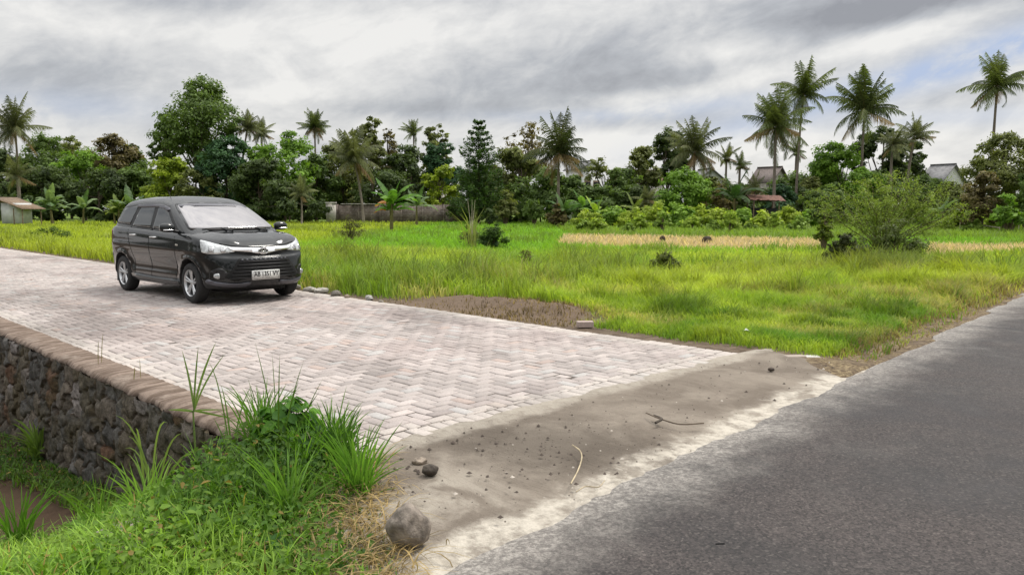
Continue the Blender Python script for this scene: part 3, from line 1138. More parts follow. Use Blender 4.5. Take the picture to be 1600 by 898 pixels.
    # emblem: three interlocked ovals
    def oval(cy, cz, ry, rz, w, x, n=28):
        a = np.linspace(0, 2 * math.pi, n + 1)
        return tube(np.stack([np.full(n + 1, x), cy + ry * np.cos(a), cz + rz * np.sin(a)], 1), w, 6)
    hit = bv.ray_cast(Vector((4, 0, .81)), Vector((-1, 0, 0)))[0]
    xe = hit.x + .032
    disc = lathe([(.0001, xe - .004), (.066, xe - .006), (.066, xe - .03)], 28, 'x')
    Vd = disc[0].copy(); Vd[:, 1] *= 1.15; Vd[:, 2] = Vd[:, 2] * .8 + .802
    em = mk('emblem', Vd, disc[1], M['black'], root, smooth=True)
    parts = [oval(0, .802, .074, .051, .006, xe), oval(0, .819, .048, .022, .005, xe + .001), oval(0, .804, .019, .044, .005, xe + .001)]
    Ve, Fe = merge(parts)
    mk('emblem_ring', Ve, Fe, M['chrome'], em, smooth=True)
    # bonnet gap above the bar
    front('bonnet_edge', strip(catmull([(-.60, .925), (-.35, .882), (0, .866), (.35, .882), (.60, .925)], 5), .012), 'cavity', .004, .3)
    # licence plate
    ph = bv.ray_cast(Vector((4, .03, .50)), Vector((-1, 0, 0)))[0]
    xp = ph.x + .045
    Vp, Fp = boxm(xp - .05, xp, -.215 - .02, .215 - .02, .37, .51)
    pl = mk('number_plate', Vp, Fp, M['platewhite'], root)
    Vf, Ff = merge([boxm(xp - .004, xp + .003, -.225, .185, .495, .499), boxm(xp - .004, xp + .003, -.225, .185, .381, .385),
                    boxm(xp - .004, xp + .0025, -.2265, -.223, .3815, .4985), boxm(xp - .004, xp + .0025, .183, .1865, .3815, .4985)])
    mk('plate_border', Vf, Ff, M['ink'], pl)

    def text(body, size, y, z, name, sx=1.0):
        cu = bpy.data.curves.new('txt', 'FONT'); cu.body = body; cu.size = size; cu.extrude = .0015; cu.align_x = 'CENTER'; cu.align_y = 'CENTER'
        cu.offset = .0012
        to = bpy.data.objects.new('txt', cu); COL.objects.link(to)
        bpy.context.view_layer.update()
        me2 = bpy.data.meshes.new_from_object(to.evaluated_get(bpy.context.evaluated_depsgraph_get()))
        bpy.data.objects.remove(to)
        me2.materials.clear(); me2.materials.append(M['ink'])
        o = bpy.data.objects.new(name, me2); COL.objects.link(o)
        o.parent = pl
        # text x -> +y of the car (seen from the front, left to right is -y.. +y), text y -> z
        o.matrix_local = Matrix(((0, 0, 1, xp + .003), (1, 0, 0, y), (0, 1, 0, z), (0, 0, 0, 1))) @ Matrix.Diagonal((sx, 1, 1, 1))
    text('AB 1351 VY', .10, -.02, .452, 'plate_number', .80)
    text('•      ·· · ··', .03, -.03, .398, 'plate_date')
    # fog lamps in dark pods, head lamps, lower lip
    for mir in (False, True):
        sg = 1 if mir else -1
        pod = proj('fog_lamp_surround', [(-y, z) for y, z in round_poly([(-.755, .38), (-.75, .52), (-.65, .58), (-.55, .48), (-.60, .39)], .04)], FR, off=.004, mat='black', step=.05, mirror=mir)
        h_ = bv.ray_cast(Vector((4, -.675, .445)), Vector((-1, 0, 0)))[0]
        Vl, Fl = lathe([(.0001, h_.x + .022), (.030, h_.x + .018), (.042, h_.x + .010), (.045, h_.x - .05)], 24, 'x')
        Vl = Vl + np.array((0, sg * .675, .445))
        mk('fog_lamp', Vl, Fl, M['lamp'], pod, smooth=True)
        # headlamp, projected from the front corner
        dd = Vector((-.80, .60, 0)).normalized()
        u = Vector((0, 0, 1)).cross(dd)
        def uv(x, y, z):
            return (Vector((x, y, 0)).dot(u), z)
        outl = [uv(.705, -.46, .80), uv(.62, -.66, .775), uv(.50, -.77, .775), uv(.40, -.82, .80), uv(.34, -.815, .985), uv(.44, -.76, .965), uv(.58, -.62, .91), uv(.67, -.47, .865)]
        hl = proj('headlight', round_poly(outl, .02, 4), dd, off=.010, mat='lamp', step=.035, mirror=mir, sink=.03)
        for (x, y, z, r_) in ((.63, -.60, .835, .042), (.53, -.73, .845, .045)):
            c = uv(x, y, z)
            ol = [(c[0] + r_ * math.cos(a), c[1] + r_ * math.sin(a)) for a in np.linspace(0, 2 * math.pi, 18, endpoint=False)]
            proj('reflector', ol, dd, off=.0115, mat='lampdark', step=.03, mirror=mir, parent=hl)
        lip = proj('bumper_lip', [(-y, z) for y, z in smooth_poly([(-.24, .335), (-.45, .32), (-.70, .36), (-.76, .395), (-.77, .33), (-.60, .275), (-.30, .265)], 3)], FR, off=.022, mat='greytrim', step=.05, mirror=mir)
        # door mirror
        Vs, Fs = lathe([(.0001, -.12), (.06, -.115), (.085, -.07), (.092, 0), (.085, .06), (.05, .10), (.0001, .105)], 20, 'y')
        Vs = Vs * np.array((.62, 1.0, .80)); Vs = Vs + np.array((-.42, sg * .945, 1.155))
        mr = mk('door_mirror', Vs, Fs, M['paint'], root, smooth=True)
        mr.location = (0, 0, 0)
        st_, sf_ = tube([(-.45, sg * .74, 1.08), (-.44, sg * .84, 1.10), (-.42, sg * .90, 1.125)], [.03, .025, .02], 8)
        mk('mirror_stalk', st_, sf_, M['black'], mr, smooth=True)
        Vm, Fm = boxm(-.615, -.512, sg * .90 - .052 * 1, sg * .90 + .10 * sg if sg > 0 else sg * .90 + .052, 1.118, 1.142)
        cs, cf = tube([(-.365, sg * 1.035, 1.12), (-.36, sg * .97, 1.118), (-.365, sg * .89, 1.118)], [.008, .014, .008], 8)
        mk('mirror_chrome', cs, cf, M['chrome'], mr, smooth=True)
        # tail lamp
        rl = proj('tail_light', [(-x, z) for x, z in round_poly([(-3.10, 1.06), (-3.24, 1.10), (-3.33, .80), (-3.22, .78)], .03)], NS, off=.008, mat='redlens', step=.05, mirror=mir)
        rb = proj('rear_reflector', [(-x, z) for x, z in round_poly([(-3.12, .66), (-3.30, .70), (-3.33, .45), (-3.26, .42)], .03)], NS, off=.006, mat='greytrim', step=.05, mirror=mir)
        # mud flap
        Vb, Fb = boxm(-3.02, -2.99, sg * .62 if sg > 0 else -.80, sg * .80 if sg > 0 else -.62, .15, .34)
        mk('mud_flap', Vb, Fb, M['black'], root)
    # wipers on the scuttle
    for (y0, y1) in ((-.55, .02), (.02, .60)):
        pts = []
        for k_ in np.linspace(0, 1, 7):
            yy = y0 + (y1 - y0) * k_
            zz = 1.135 + .012 * math.sin(k_ * 3.1)
            h_ = bv.ray_cast(Vector((4, yy, zz)), Vector((-1, 0, 0)))[0]
            pts.append((h_.x + .022, yy, zz))
        a = tube(pts, .007, 6)
        arm = tube([pts[3], (pts[3][0] + .05, pts[3][1] + .05, 1.12), (.09, pts[3][1] + .10, 1.10)], [.012, .014, .016], 6)
        mk('wiper', *merge([a, arm]), M['black'], root, smooth=True)
    # antenna
    a = tube([(-1.35, -.48, 1.60), (-1.40, -.483, 1.68), (-1.44, -.485, 1.75)], [.005, .0035, .0025], 6)
    mk('antenna', a[0], a[1], M['black'], root)
    # spoiler over the tailgate
    Vs = []
    for yy in np.linspace(-.56, .56, 13):
        e_ = .05 * (yy / .56) ** 4
        for dx, dz in ((-2.86, 1.585), (-3.05, 1.578), (-3.20, 1.545), (-3.18, 1.52), (-3.0, 1.52), (-2.86, 1.55)):
            Vs.append((dx + e_, yy, dz - e_ * .6))
    mk('roof_spoiler', Vs, grid_faces(13, 6), M['paint'], root, smooth=True)
    # underbody shadow pan / axles
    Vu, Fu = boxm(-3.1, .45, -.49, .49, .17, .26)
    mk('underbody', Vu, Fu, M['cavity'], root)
    # wheels
    for ax in (0., -2.655):
        for sg in (-1, 1):
            steer = 0
            w = bpy.data.objects.new('wheel', None)
            COL.objects.link(w); w.parent = root
            w.location = (ax, sg * .735, .31)
            prof = [(.205, -.085), (.225, -.092), (.27, -.094), (.295, -.085), (.308, -.066), (.310, -.03), (.310, .03), (.308, .066), (.295, .085), (.27, .094), (.225, .092), (.205, .085)]
            Vt, Ft = lathe(prof, 44)
            mk('tyre', Vt, Ft, M['rubber'], w, smooth=True)
            o_ = sg
            rim = [lathe([(.207, o_ * .090), (.197, o_ * .082), (.190, o_ * .05), (.188, -o_ * .07), (.205, -o_ * .085)], 44),
                   lathe([(.0001, o_ * .070), (.028, o_ * .069), (.040, o_ * .060), (.05, o_ * .03)], 20)]
            for k_ in range(5):
                for dd_ in (-.12, .12):
                    a0 = k_ * 2 * math.pi / 5 + .3
                    a1 = a0 + dd_ * 1.25; ai = a0 + dd_ * 1.9
                    V_ = []
                    for (rr, aa, wd, yy) in ((.035, ai, .013, .064), (.11, a0 + dd_ * 1.4, .0105, .074), (.194, a1, .0125, .080)):
                        c_ = np.array((math.cos(aa) * rr, 0, math.sin(aa) * rr)); tn = np.array((-math.sin(aa), 0, math.cos(aa)))
                        for s2, yd in ((-1, yy - .03), (-1, yy), (1, yy), (1, yy - .03)):
                            v_ = c_ + tn * wd * s2; v_[1] = o_ * yd
                            V_.append(v_)
                    F_ = []
                    for i in range(2):
                        for j in range(4):
                            F_.append((i * 4 + j, i * 4 + (j + 1) % 4, (i + 1) * 4 + (j + 1) % 4, (i + 1) * 4 + j))
                    rim.append((np.array(V_), np.array(F_)))
            mk('rim', *merge(rim), M['alloy'], w, smooth=False)
            mk('brake_disc', *lathe([(.0001, o_ * .02), (.13, o_ * .02), (.13, -o_ * .0), (.187, -o_ * .02), (.187, -o_ * .06)], 32), M['cavity'], w, smooth=False)
    root.scale = (1.0, 1.0, .972)
    root.location = (-4.26, 12.06, .010)
    root.rotation_euler = (0, 0, yaw)
    return root


car = make_car()


# ------------------------------------------------------------------ vegetation builders
def leaf_quads(P, Nrm, size, cols, rng, aspect=1.9, droop=0.0):
    """one folded diamond leaf (2 triangles) at each point"""
    n = len(P)
    a = rng.normal(size=(n, 3)); a[:, 2] -= droop
    a -= (a * Nrm).sum(1)[:, None] * Nrm * .8
    a /= np.linalg.norm(a, axis=1)[:, None] + 1e-9
    b = np.cross(Nrm, a); b /= np.linalg.norm(b, axis=1)[:, None] + 1e-9
    L = (size * (.6 + .8 * rng.random(n)))[:, None] if np.ndim(size) else (size * (.6 + .8 * rng.random(n)))[:, None]
    w = L / aspect
    V = np.stack([P - a * L * .5, P + b * w * .5 - Nrm * L * .08, P + a * L * .5 - Nrm * L * .15, P - b * w * .5 - Nrm * L * .08], 1).reshape(-1, 3)
    i = np.arange(n)[:, None] * 4
    F = i + np.array([[0, 1, 2, 3]])
    return V, F, cols


def clump_crown(blobs, n, size, c0, c1, rng, base=(0, 0, 0), shell_k=.55, droop=.3):
    """leaves in sub-clumps inside ellipsoids; blobs: (cx,cy,cz, rx,ry,rz)"""
    B = np.array(blobs, float)
    vol = (B[:, 3] * B[:, 4] + B[:, 3] * B[:, 5]) ; vol = vol / vol.sum()
    Ps, Ns, Cs = [], [], []
    for b, v in zip(B, vol):
        m = max(12, int(n * v))
        k = max(5, int(m / 60))
        dirs = rng.normal(size=(k, 3)); dirs /= np.linalg.norm(dirs, axis=1)[:, None]
        rad = (shell_k + (1 - shell_k) * rng.random(k)) ** .8
        cc = b[:3] + dirs * b[3:] * rad[:, None] * .88
        cr = (.30 + .26 * rng.random(k)) * min(b[3], b[5]) * (1.2 if k < 12 else 1)
        tone = rng.normal(0, 1, k)
        pick = rng.integers(0, k, m)
        d = rng.normal(size=(m, 3)); d /= np.linalg.norm(d, axis=1)[:, None]
        q = rng.random(m) ** .5
        off = d * (cr[pick] * q)[:, None] * np.array((1.15, 1.15, .75))
        P = cc[pick] + off
        N = d * .6 + dirs[pick] * .5 + np.array((0, 0, .7)) + rng.normal(0, .35, (m, 3))
        N /= np.linalg.norm(N, axis=1)[:, None]
        t = np.clip(.68 + .24 * tone[pick] + rng.normal(0, .18, m), 0, 1.15)[:, None]
        C = np.array(c0) * (1 - t) + np.array(c1) * t
        C = C * (1 + rng.normal(0, .12, (m, 1)))
        Ps.append(P); Ns.append(N); Cs.append(C)
    P = np.concatenate(Ps); N = np.concatenate(Ns); C = np.clip(np.concatenate(Cs), .004, 1)
    P = P + np.array(base)
    return leaf_quads(P, N, size * np.exp(rng.normal(0, .28, len(P))), C, rng, droop=droop)


def branches(h, blobs, r0, rng, fork=.35):
    """trunk with limbs that end inside the blobs"""
    parts = []
    top = np.array((rng.normal(0, .25), rng.normal(0, .25), h))
    n = 7
    u = np.linspace(0, 1, n)[:, None]
    bend = np.array((rng.normal(0, .25), rng.normal(0, .2), 0))
    path = top * u + bend * np.sin(u * 3.1) * .6
    parts.append(tube(path, r0 * (1 - .65 * u[:, 0]), 8))
    for b in blobs:
        k = fork + (1 - fork) * rng.random() * .8
        p0 = top * k + bend * math.sin(k * 3.1) * .6
        p1 = np.array(b[:3])
        if p1[2] < p0[2] * .7: continue
        m = (p0 + p1) / 2 + np.array((0, 0, -.12 * np.linalg.norm(p1 - p0)))
        w = np.linspace(0, 1, 6)[:, None]
        pp = (1 - w) ** 2 * p0 + 2 * w * (1 - w) * m + w * w * p1
        parts.append(tube(pp, r0 * .42 * (1 - .8 * w[:, 0]) + .01, 6))
    return merge(parts)


GREENS = {
    'dark': ((.032, .052, .020), (.10, .145, .042)),
    'mid': ((.052, .088, .024), (.155, .235, .055)),
    'bright': ((.080, .160, .022), (.23, .39, .05)),
    'olive': ((.080, .100, .034), (.22, .25, .075)),
    'blue': ((.026, .064, .034), (.08, .17, .07)),
    'yellow': ((.12, .19, .018), (.38, .47, .05)),
    'brown': ((.075, .062, .030), (.22, .185, .08)),
}


def place(px, py_top, Y, zg):
    """world x of the axis, and the height of the top above the ground"""
    p = D(px, py_top, Y)
    return p.x, p.z - zg


FIELD_Z = -.42


def tree(px, ytop, halfw, Y, green, label, name='broadleaf_tree', n=5200, low=.12, seed=1, group=None, zg=FIELD_Z, leaf=None, airy=.42, nb=None, cat='tree', shape='round', trunk=True, depth_k=.8):
    rng = np.random.default_rng(seed)
    x, H = place(px, ytop, Y, zg)
    R = halfw / FPX * Y * 1.12
    root = empty(name, (x, Y, zg))
    tag(root, label, cat, group)
    zb = H * low
    hc = H - zb
    blobs = []
    nb = nb or max(7, int(6 + hc / R * 3))
    for i in range(nb):
        k = (i + .5) / nb
        z = zb + hc * (.12 + .80 * k)
        if shape == 'round':
            env = math.sqrt(max(.05, 1 - (2 * (.18 + .77 * k) - 1) ** 2))
        elif shape == 'top':
            env = .35 + .65 * math.sin(math.pi * min(1, k * .85 + .15)) if k > .3 else .45
        elif shape == 'low':
            env = math.sqrt(max(.05, 1 - k ** 2.2))
        else:
            env = 1 - .75 * k
        a = rng.random() * 6.28 + i * 2.4
        rr = R * env * (.45 + .25 * rng.random())
        br = R * (.36 + .20 * rng.random()) * (.6 + .4 * env)
        br = min(br, hc * .32)
        blobs.append((math.cos(a) * rr, math.sin(a) * rr * depth_k, min(z, H - br * .75), br * 1.12, br * 1.05, br * .85))
    # flanks so the outline reaches its width
    for sgn in (-1, 1):
        br = min(R * .34, hc * .3)
        blobs.append((sgn * (R - br), 0, zb + hc * (.40 + .25 * rng.random()) if shape != 'low' else zb + br, br, br, br * .8))
    blobs.append((rng.normal(0, .12) * R, 0, H - min(R * .3, hc * .25), min(R * .38, hc * .3), R * .36, min(R * .32, hc * .27)))
    size = leaf or max(.14, Y * .0035)
    c0, c1 = GREENS[green] if isinstance(green, str) else green
    V, F, C = clump_crown(blobs, int(n * 2.2), size, c0, c1, rng, shell_k=airy)
    mk('crown', V, F, M['leaf'], root, cols=C)
    if trunk:
        Vt, Ft = branches(H * .72, blobs, max(.07, H * .016), rng)
        nf = sum(len(f) for f in Ft)
        mk('trunk', Vt, Ft, M['bark'], root, cols=np.tile(np.array([[.11, .085, .065]]), (nf, 1)) * (1 + rng.normal(0, .12, (nf, 1))), smooth=True)
    return root


def frond(L, rng, az, el0, curl, width=.55, n=25, hang=.55, twist=0.):
    """one feathered palm leaf: rachis + leaflets"""
    u = np.linspace(0, 1, n)
    el = el0 - curl * u ** 1.3
    ds = L / (n - 1)
    r = np.concatenate([[0], np.cumsum(np.cos(el[:-1]) * ds)]); z = np.concatenate([[0], np.cumsum(np.sin(el[:-1]) * ds)])
    side = np.array((-math.sin(az), math.cos(az), 0)); fw = np.array((math.cos(az), math.sin(az), 0))
    sway = twist * u ** 2
    P = fw * r[:, None] + side * sway[:, None] * L + np.array((0, 0, 1)) * z[:, None]
    T_ = np.gradient(P, axis=0); T_ /= np.linalg.norm(T_, axis=1)[:, None]
    V, F = [], []
    k = 0
    for i in range(2, n):
        for sg in (-1, 1):
            for sub in (0, .5):
                p = P[i] - T_[i] * ds * sub
                w = width * (math.sin(math.pi * min(1, (.12 + u[i] * .88)) ** .8) ** .7 + .12) * (.8 + .4 * rng.random())
                d = side * sg * (.75) + T_[i] * .62 + np.array((0, 0, -hang * (1 + .5 * rng.random())))
                d = d + rng.normal(0, .10, 3)
                d /= np.linalg.norm(d)
                t2 = p + d * w * .55
                d2 = d + np.array((0, 0, -.55)); d2 /= np.linalg.norm(d2)
                t3 = t2 + d2 * w * .45
                h = T_[i] * ds * .21
                V += [p - h, p + h, t2 + h * .9, t2 - h * .9, t3]
                F += [(k, k + 1, k + 2, k + 3)]
                k += 5
    V = np.array(V); F = np.array(F)
    tri = F[:, 2:3].repeat(1, 1)
    F3 = np.stack([F[:, 3], F[:, 2], F[:, 3] + 1], 1)
    Vt, Ft = tube(P, np.linspace(.045, .012, n) * (L / 4), 4)
    return V, F, F3, Vt, Ft


def palm(px, ycrown, rpx, Y, label, ybase=None, lean=0., seed=1, pxbase=None, c=None, dead=3, nf=22, zg=FIELD_Z, up=0.0, wind=0., group='coconut palms', trunk_r=.15, name='coconut_palm', hang=.55):
    rng = np.random.default_rng(seed)
    top = D(px, ycrown, Y)
    bx = D(pxbase if pxbase is not None else px + lean, ycrown, Y).x
    H = top.z - zg
    root = empty(name, (bx, Y, zg))
    tag(root, label, 'palm tree', group)
    dx = top.x - bx
    u = np.linspace(0, 1, 14)
    path = np.stack([dx * u ** 1.6, .25 * np.sin(u * 2.5), H * u], 1)
    r = trunk_r * (1.25 - .55 * u); r[0] *= 1.35
    rr = r * (1 + .04 * np.sin(np.arange(14) * 2.3))
    Vt, Ft = tube(path, rr, 8)
    mk('trunk', Vt, Ft, M['bark'], root, cols=np.tile([[.20, .17, .14]], (len(Ft), 1)) * (1 + rng.normal(0, .15, (len(Ft), 1))), smooth=True)
    L = rpx / FPX * Y * 1.12
    c = c or ((.055, .080, .024), (.17, .21, .07))

    def build(name_, count, elr, curlr, cols, Lk=1., hang_=hang):
        Vs, Q, T3, Cq, Ct, o = [], [], [], [], [], 0
        Sq, So = [], []
        for i in range(count):
            az = i * 2.399 + rng.normal(0, .7)
            el = elr[0] + (elr[1] - elr[0]) * ((i + rng.random()) / count) ** 1.35 + rng.normal(0, .08)
            cu = (curlr[0] + (curlr[1] - curlr[0]) * rng.random()) * (.30 + 1.0 * i / count)
            V, F, F3, Vr, Fr = frond(L * Lk * (.68 + .46 * rng.random()), rng, az, el, cu, width=L * .26, hang=hang_, twist=(wind + .06 * rng.normal()) * (math.cos(az - 1.57)))
            Vs.append(V); Q.append(F + o); T3.append(F3 + o)
            t = rng.random(); b = np.array(cols[0]) * (1 - t) + np.array(cols[1]) * t
            cq = b * (1 + rng.normal(0, .18, (len(F), 1)))
            Cq.append(cq); Ct.append(cq)
            o += len(V)
            Vs.append(Vr); Q.append(Fr + o); Cq.append(np.tile(np.array([[.16, .15, .05]]), (len(Fr), 1)))
            o += len(Vr)
        V = np.concatenate(Vs) + path[-1]
        C = np.clip(np.concatenate(Cq + Ct), .004, 1)
        mk(name_, V, [np.concatenate(Q), np.concatenate(T3)], M['leaf'], root, cols=C)
    build('crown', int(nf * 1.25), (1.52 + up * .1, -.75 + up), (.6, 1.6), c)
    if dead:
        build('dead_fronds', dead, (-.2, -1.0), (.3, .8), ((.20, .13, .06), (.36, .26, .14)), .8, .9)
    # nuts
    parts = []
    for i in range(9):
        a = rng.random() * 6.28
        Vn, Fn = lathe([(.001, -.13), (.09, -.09), (.12, 0), (.08, .09), (.001, .12)], 8, 'z')
        parts.append((Vn + path[-1] + np.array((math.cos(a) * .28, math.sin(a) * .28, -.22 - .2 * rng.random())), Fn))
    Vn, Fn = merge(parts)
    mk('coconuts', Vn, Fn, M['leaf'], root, cols=np.tile([[.10, .11, .03]], (sum(len(f) for f in Fn), 1)), smooth=True)
    return root


def banana(px, ytop, Y, label, zg=FIELD_Z, seed=1, nl=9, c=((.05, .13, .02), (.16, .30, .05)), spread=1.0, dead=0, ybase=None, group='banana plants', stems=1, hang=1.0, leafL=None):
    rng = np.random.default_rng(seed)
    x, H = place(px, ytop, Y, zg)
    root = empty('banana_plant', (x, Y, zg)); tag(root, label, 'banana plant', group)
    hs = H * .50
    sp_, V, F, C = [], [], [], []
    o = 0
    for s_ in range(stems):
        sx, sy = (0, 0) if s_ == 0 else (rng.normal(0, .5), rng.normal(0, .4))
        k_ = 1 if s_ == 0 else .75
        base = np.array((sx, sy, 0)); topp = np.array((sx + rng.normal(0, .12), sy, hs * k_))
        u = np.linspace(0, 1, 6)[:, None]
        sp_.append(tube(base + (topp - base) * u, (.13 - .06 * u[:, 0]) * (H / 3.2) ** .5, 8))
        for i in range(nl):
            az = i * 2.4 + rng.normal(0, .3)
            el = 1.35 - 1.1 * (i / nl) + rng.normal(0, .08)
            L = (leafL or H * .58) * (.75 + .4 * rng.random()) * k_
            n = 10
            uu = np.linspace(0, 1, n)
            ang = el - (1.2 + .7 * rng.random()) * hang * uu ** 1.5 * (1.0 if i > 1 else .35)
            rr = np.concatenate([[0], np.cumsum(np.cos(ang[:-1]))]) * L / (n - 1) * spread
            zz = np.concatenate([[0], np.cumsum(np.sin(ang[:-1]))]) * L / (n - 1)
            fw = np.array((math.cos(az), math.sin(az), 0)); sd_ = np.array((-math.sin(az), math.cos(az), 0))
            P = topp + fw * rr[:, None] + np.array((0, 0, 1)) * zz[:, None]
            w = L * .15 * np.sin(np.pi * np.clip(.06 + uu * .94, 0, 1)) ** .6 * np.where(uu < .12, .2, 1)
            isdead = i >= nl - dead
            col = np.array(c[0]) + (np.array(c[1]) - np.array(c[0])) * rng.random()
            if isdead: col = np.array((.42, .19, .06))
            for sg in (-1, 1):
                for j in range(n - 1):
                    # leaf blade torn into strips
                    a0, a1 = P[j], P[j + 1]
                    dz = -.30 - .35 * rng.random()
                    e0 = a0 + sd_ * sg * w[j] + np.array((0, 0, dz * w[j])); e1 = a1 + sd_ * sg * w[j + 1] * .98 + np.array((0, 0, dz * w[j + 1]))
                    e1 = e1 - (a1 - a0) * .08
                    V += [a0, a1, e1, e0]; F.append((o, o + 1, o + 2, o + 3)); o += 4
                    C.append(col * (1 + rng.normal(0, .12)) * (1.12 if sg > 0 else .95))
    Vs, Fs = merge(sp_)
    nf_ = sum(len(f) for f in Fs)
    mk('stem', Vs, Fs, M['bark'], root, cols=np.tile([[.16, .14, .06]], (nf_, 1)) * (1 + rng.normal(0, .2, (nf_, 1))), smooth=True)
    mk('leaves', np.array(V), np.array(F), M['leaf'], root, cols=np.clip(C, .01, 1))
    return root


def tiered_tree(px, ytop, halfw, Y, label, seed=3, zg=FIELD_Z):
    """layered, cone shaped tree with flat sprays of small leaves"""
    rng = np.random.default_rng(seed)
    x, H = place(px, ytop, Y, zg)
    R = halfw / FPX * Y
    root = empty('layered_tree', (x, Y, zg)); tag(root, label, 'tree')
    Vs, Fs = [tube(np.array([(0, 0, z) for z in np.linspace(0, H * .97, 10)]), np.linspace(.16, .03, 10), 8)], None
    Ps, Ns, Cs = [], [], []
    nt = 17
    for i in range(nt):
        k = i / (nt - 1)
        z0 = H * (.10 + .87 * k)
        rr = R * (1.08 - .90 * k ** 1.5) * (.72 + .42 * rng.random())
        nbr = 6 + int(4 * (1 - k))
        for j in range(nbr):
            az = j * 6.283 / nbr + i * 1.1 + rng.normal(0, .2)
            L = rr * (.75 + .4 * rng.random())
            u = np.linspace(0, 1, 7)[:, None]
            tip = np.array((math.cos(az) * L, math.sin(az) * L, L * (.18 + .25 * k)))
            path = np.array((0, 0, z0)) + tip * u + np.array((0, 0, -.10 * L)) * u * u
            Vs.append(tube(path, np.linspace(.04, .008, 7) * (1.3 - k), 4))
            m = int(50 + 120 * L / R)
            q = rng.random(m) ** .7
            p = path[0] + (path[-1] - path[0]) * q[:, None]
            lat = rng.normal(0, 1, m) * .20 * L * (1.15 - q)
            p = p + np.array((-math.sin(az), math.cos(az), 0)) * lat[:, None] + np.stack([0 * q, 0 * q, rng.normal(0, .055, m) * (1 + L)], 1)
            N = rng.normal(0, .35, (m, 3)) + np.array((0, 0, 1)); N /= np.linalg.norm(N, axis=1)[:, None]
            t = np.clip(rng.random(m) * .6 + .4 * rng.random(), 0, 1)[:, None]
            C = np.array((.03, .065, .018)) * (1 - t) + np.array((.11, .20, .05)) * t
            Ps.append(p); Ns.append(N); Cs.append(C)
    V, F, C = leaf_quads(np.concatenate(Ps), np.concatenate(Ns), .26, np.concatenate(Cs), rng)
    mk('crown', V, F, M['leaf'], root, cols=C)
    Vt, Ft = merge(Vs)
    nf = sum(len(f) for f in Ft)
    mk('trunk', Vt, Ft, M['bark'], root, cols=np.tile([[.09, .07, .05]], (nf, 1)), smooth=True)
    return root


def bush(px, ytop, ybase, halfw, green, label, seed=1, n=900, name='field_shrub', cat='shrub', leaf=None, group=None, z=None, stems=9, airy=.3, Y=None):
    rng = np.random.default_rng(seed)
    if Y is None:
        b = G(px, ybase, -.25 if z is None else z); Y = b.y
    s_, t_ = st(D(px, ybase, Y).x, Y)
    zg = float(ground_z(s_, t_)) if z is None else z
    x, H = place(px, ytop, Y, zg)
    H = max(H, .25)
    R = halfw / FPX * Y
    root = empty(name, (x, Y, zg)); tag(root, label, cat, group)
    blobs = []
    for i in range(8):
        a = rng.random() * 6.28; k = rng.random() ** .6
        br = min(R * .42, H * .36) * (.8 + .4 * rng.random())
        blobs.append((math.cos(a) * (R - br) * k, math.sin(a) * (R - br) * k * .8, H * (.3 + .45 * rng.random() * (1.1 - k * .5)), br * 1.1, br, br * .9))
    blobs.append((0, 0, H - min(R * .4, H * .33), min(R * .5, H * .5), min(R * .5, H * .5), min(R * .4, H * .33)))
    for sg in (-1, 1):
        br = min(R * .4, H * .4); blobs.append((sg * (R - br), 0, H * .42, br, br, br))
    c0, c1 = GREENS[green] if isinstance(green, str) else green
    V, F, C = clump_crown(blobs, n, leaf or max(.05, Y * .0034), c0, c1, rng, shell_k=airy)
    mk('foliage', V, F, M['leaf'], root, cols=C)
    parts = []
    for i in range(stems):
        b_ = blobs[i % len(blobs)]
        p1 = np.array(b_[:3]); u = np.linspace(0, 1, 5)[:, None]
        parts.append(tube(np.array((p1[0] * .12, p1[1] * .12, 0)) * (1 - u) + p1 * u + np.array((0, 0, .1 * H)) * np.sin(u * 3.14), .018 * (1.3 - u[:, 0]) * max(.6, H), 5))
    Vt, Ft = merge(parts)
    mk('stems', Vt, Ft, M['bark'], root, cols=np.tile([[.12, .09, .06]], (sum(len(f) for f in Ft), 1)), smooth=True)
    return root


# ------------------------------------------------------------------ grass
def blades(P, h, w, lean, cols, rng, two=True):
    """grass blades: a quad and a tip each"""
    n = len(P)
    a = rng.random(n) * 6.283
    d = np.stack([np.cos(a), np.sin(a), 0 * a], 1)
    b = np.stack([-np.sin(a + .6), np.cos(a + .6), 0 * a], 1)
    h = h[:, None]; w = w[:, None]; lean = lean[:, None]
    m = P + np.stack([0 * a, 0 * a, 1 + 0 * a], 1) * h * .55 + d * h * lean * .22
    t = P + np.stack([0 * a, 0 * a, 1 + 0 * a], 1) * h * (1 - lean * .28) + d * h * lean * .75
    V = np.stack([P - b * w * .5, P + b * w * .5, m + b * w * .38, m - b * w * .38, t], 1).reshape(-1, 3)
    i = np.arange(n)[:, None] * 5
    F4 = i + np.array([[0, 1, 2, 3]]); F3 = i + np.array([[3, 2, 4]])
    return V, [F4, F3], np.concatenate([cols, cols * 1.12])


def inpoly(x, y, poly):
    c = np.zeros(len(x), bool)
    n = len(poly)
    for i in range(n):
        xa, ya = poly[i]; xb, yb = poly[i - 1]
        if ya == yb: continue
        c ^= ((ya > y) != (yb > y)) & (x < (xb - xa) * (y - ya) / (yb - ya) + xa)
    return c


def wpoly(pts, z=0):
    return [tuple(G(a, b, z)[:2]) for a, b in pts]


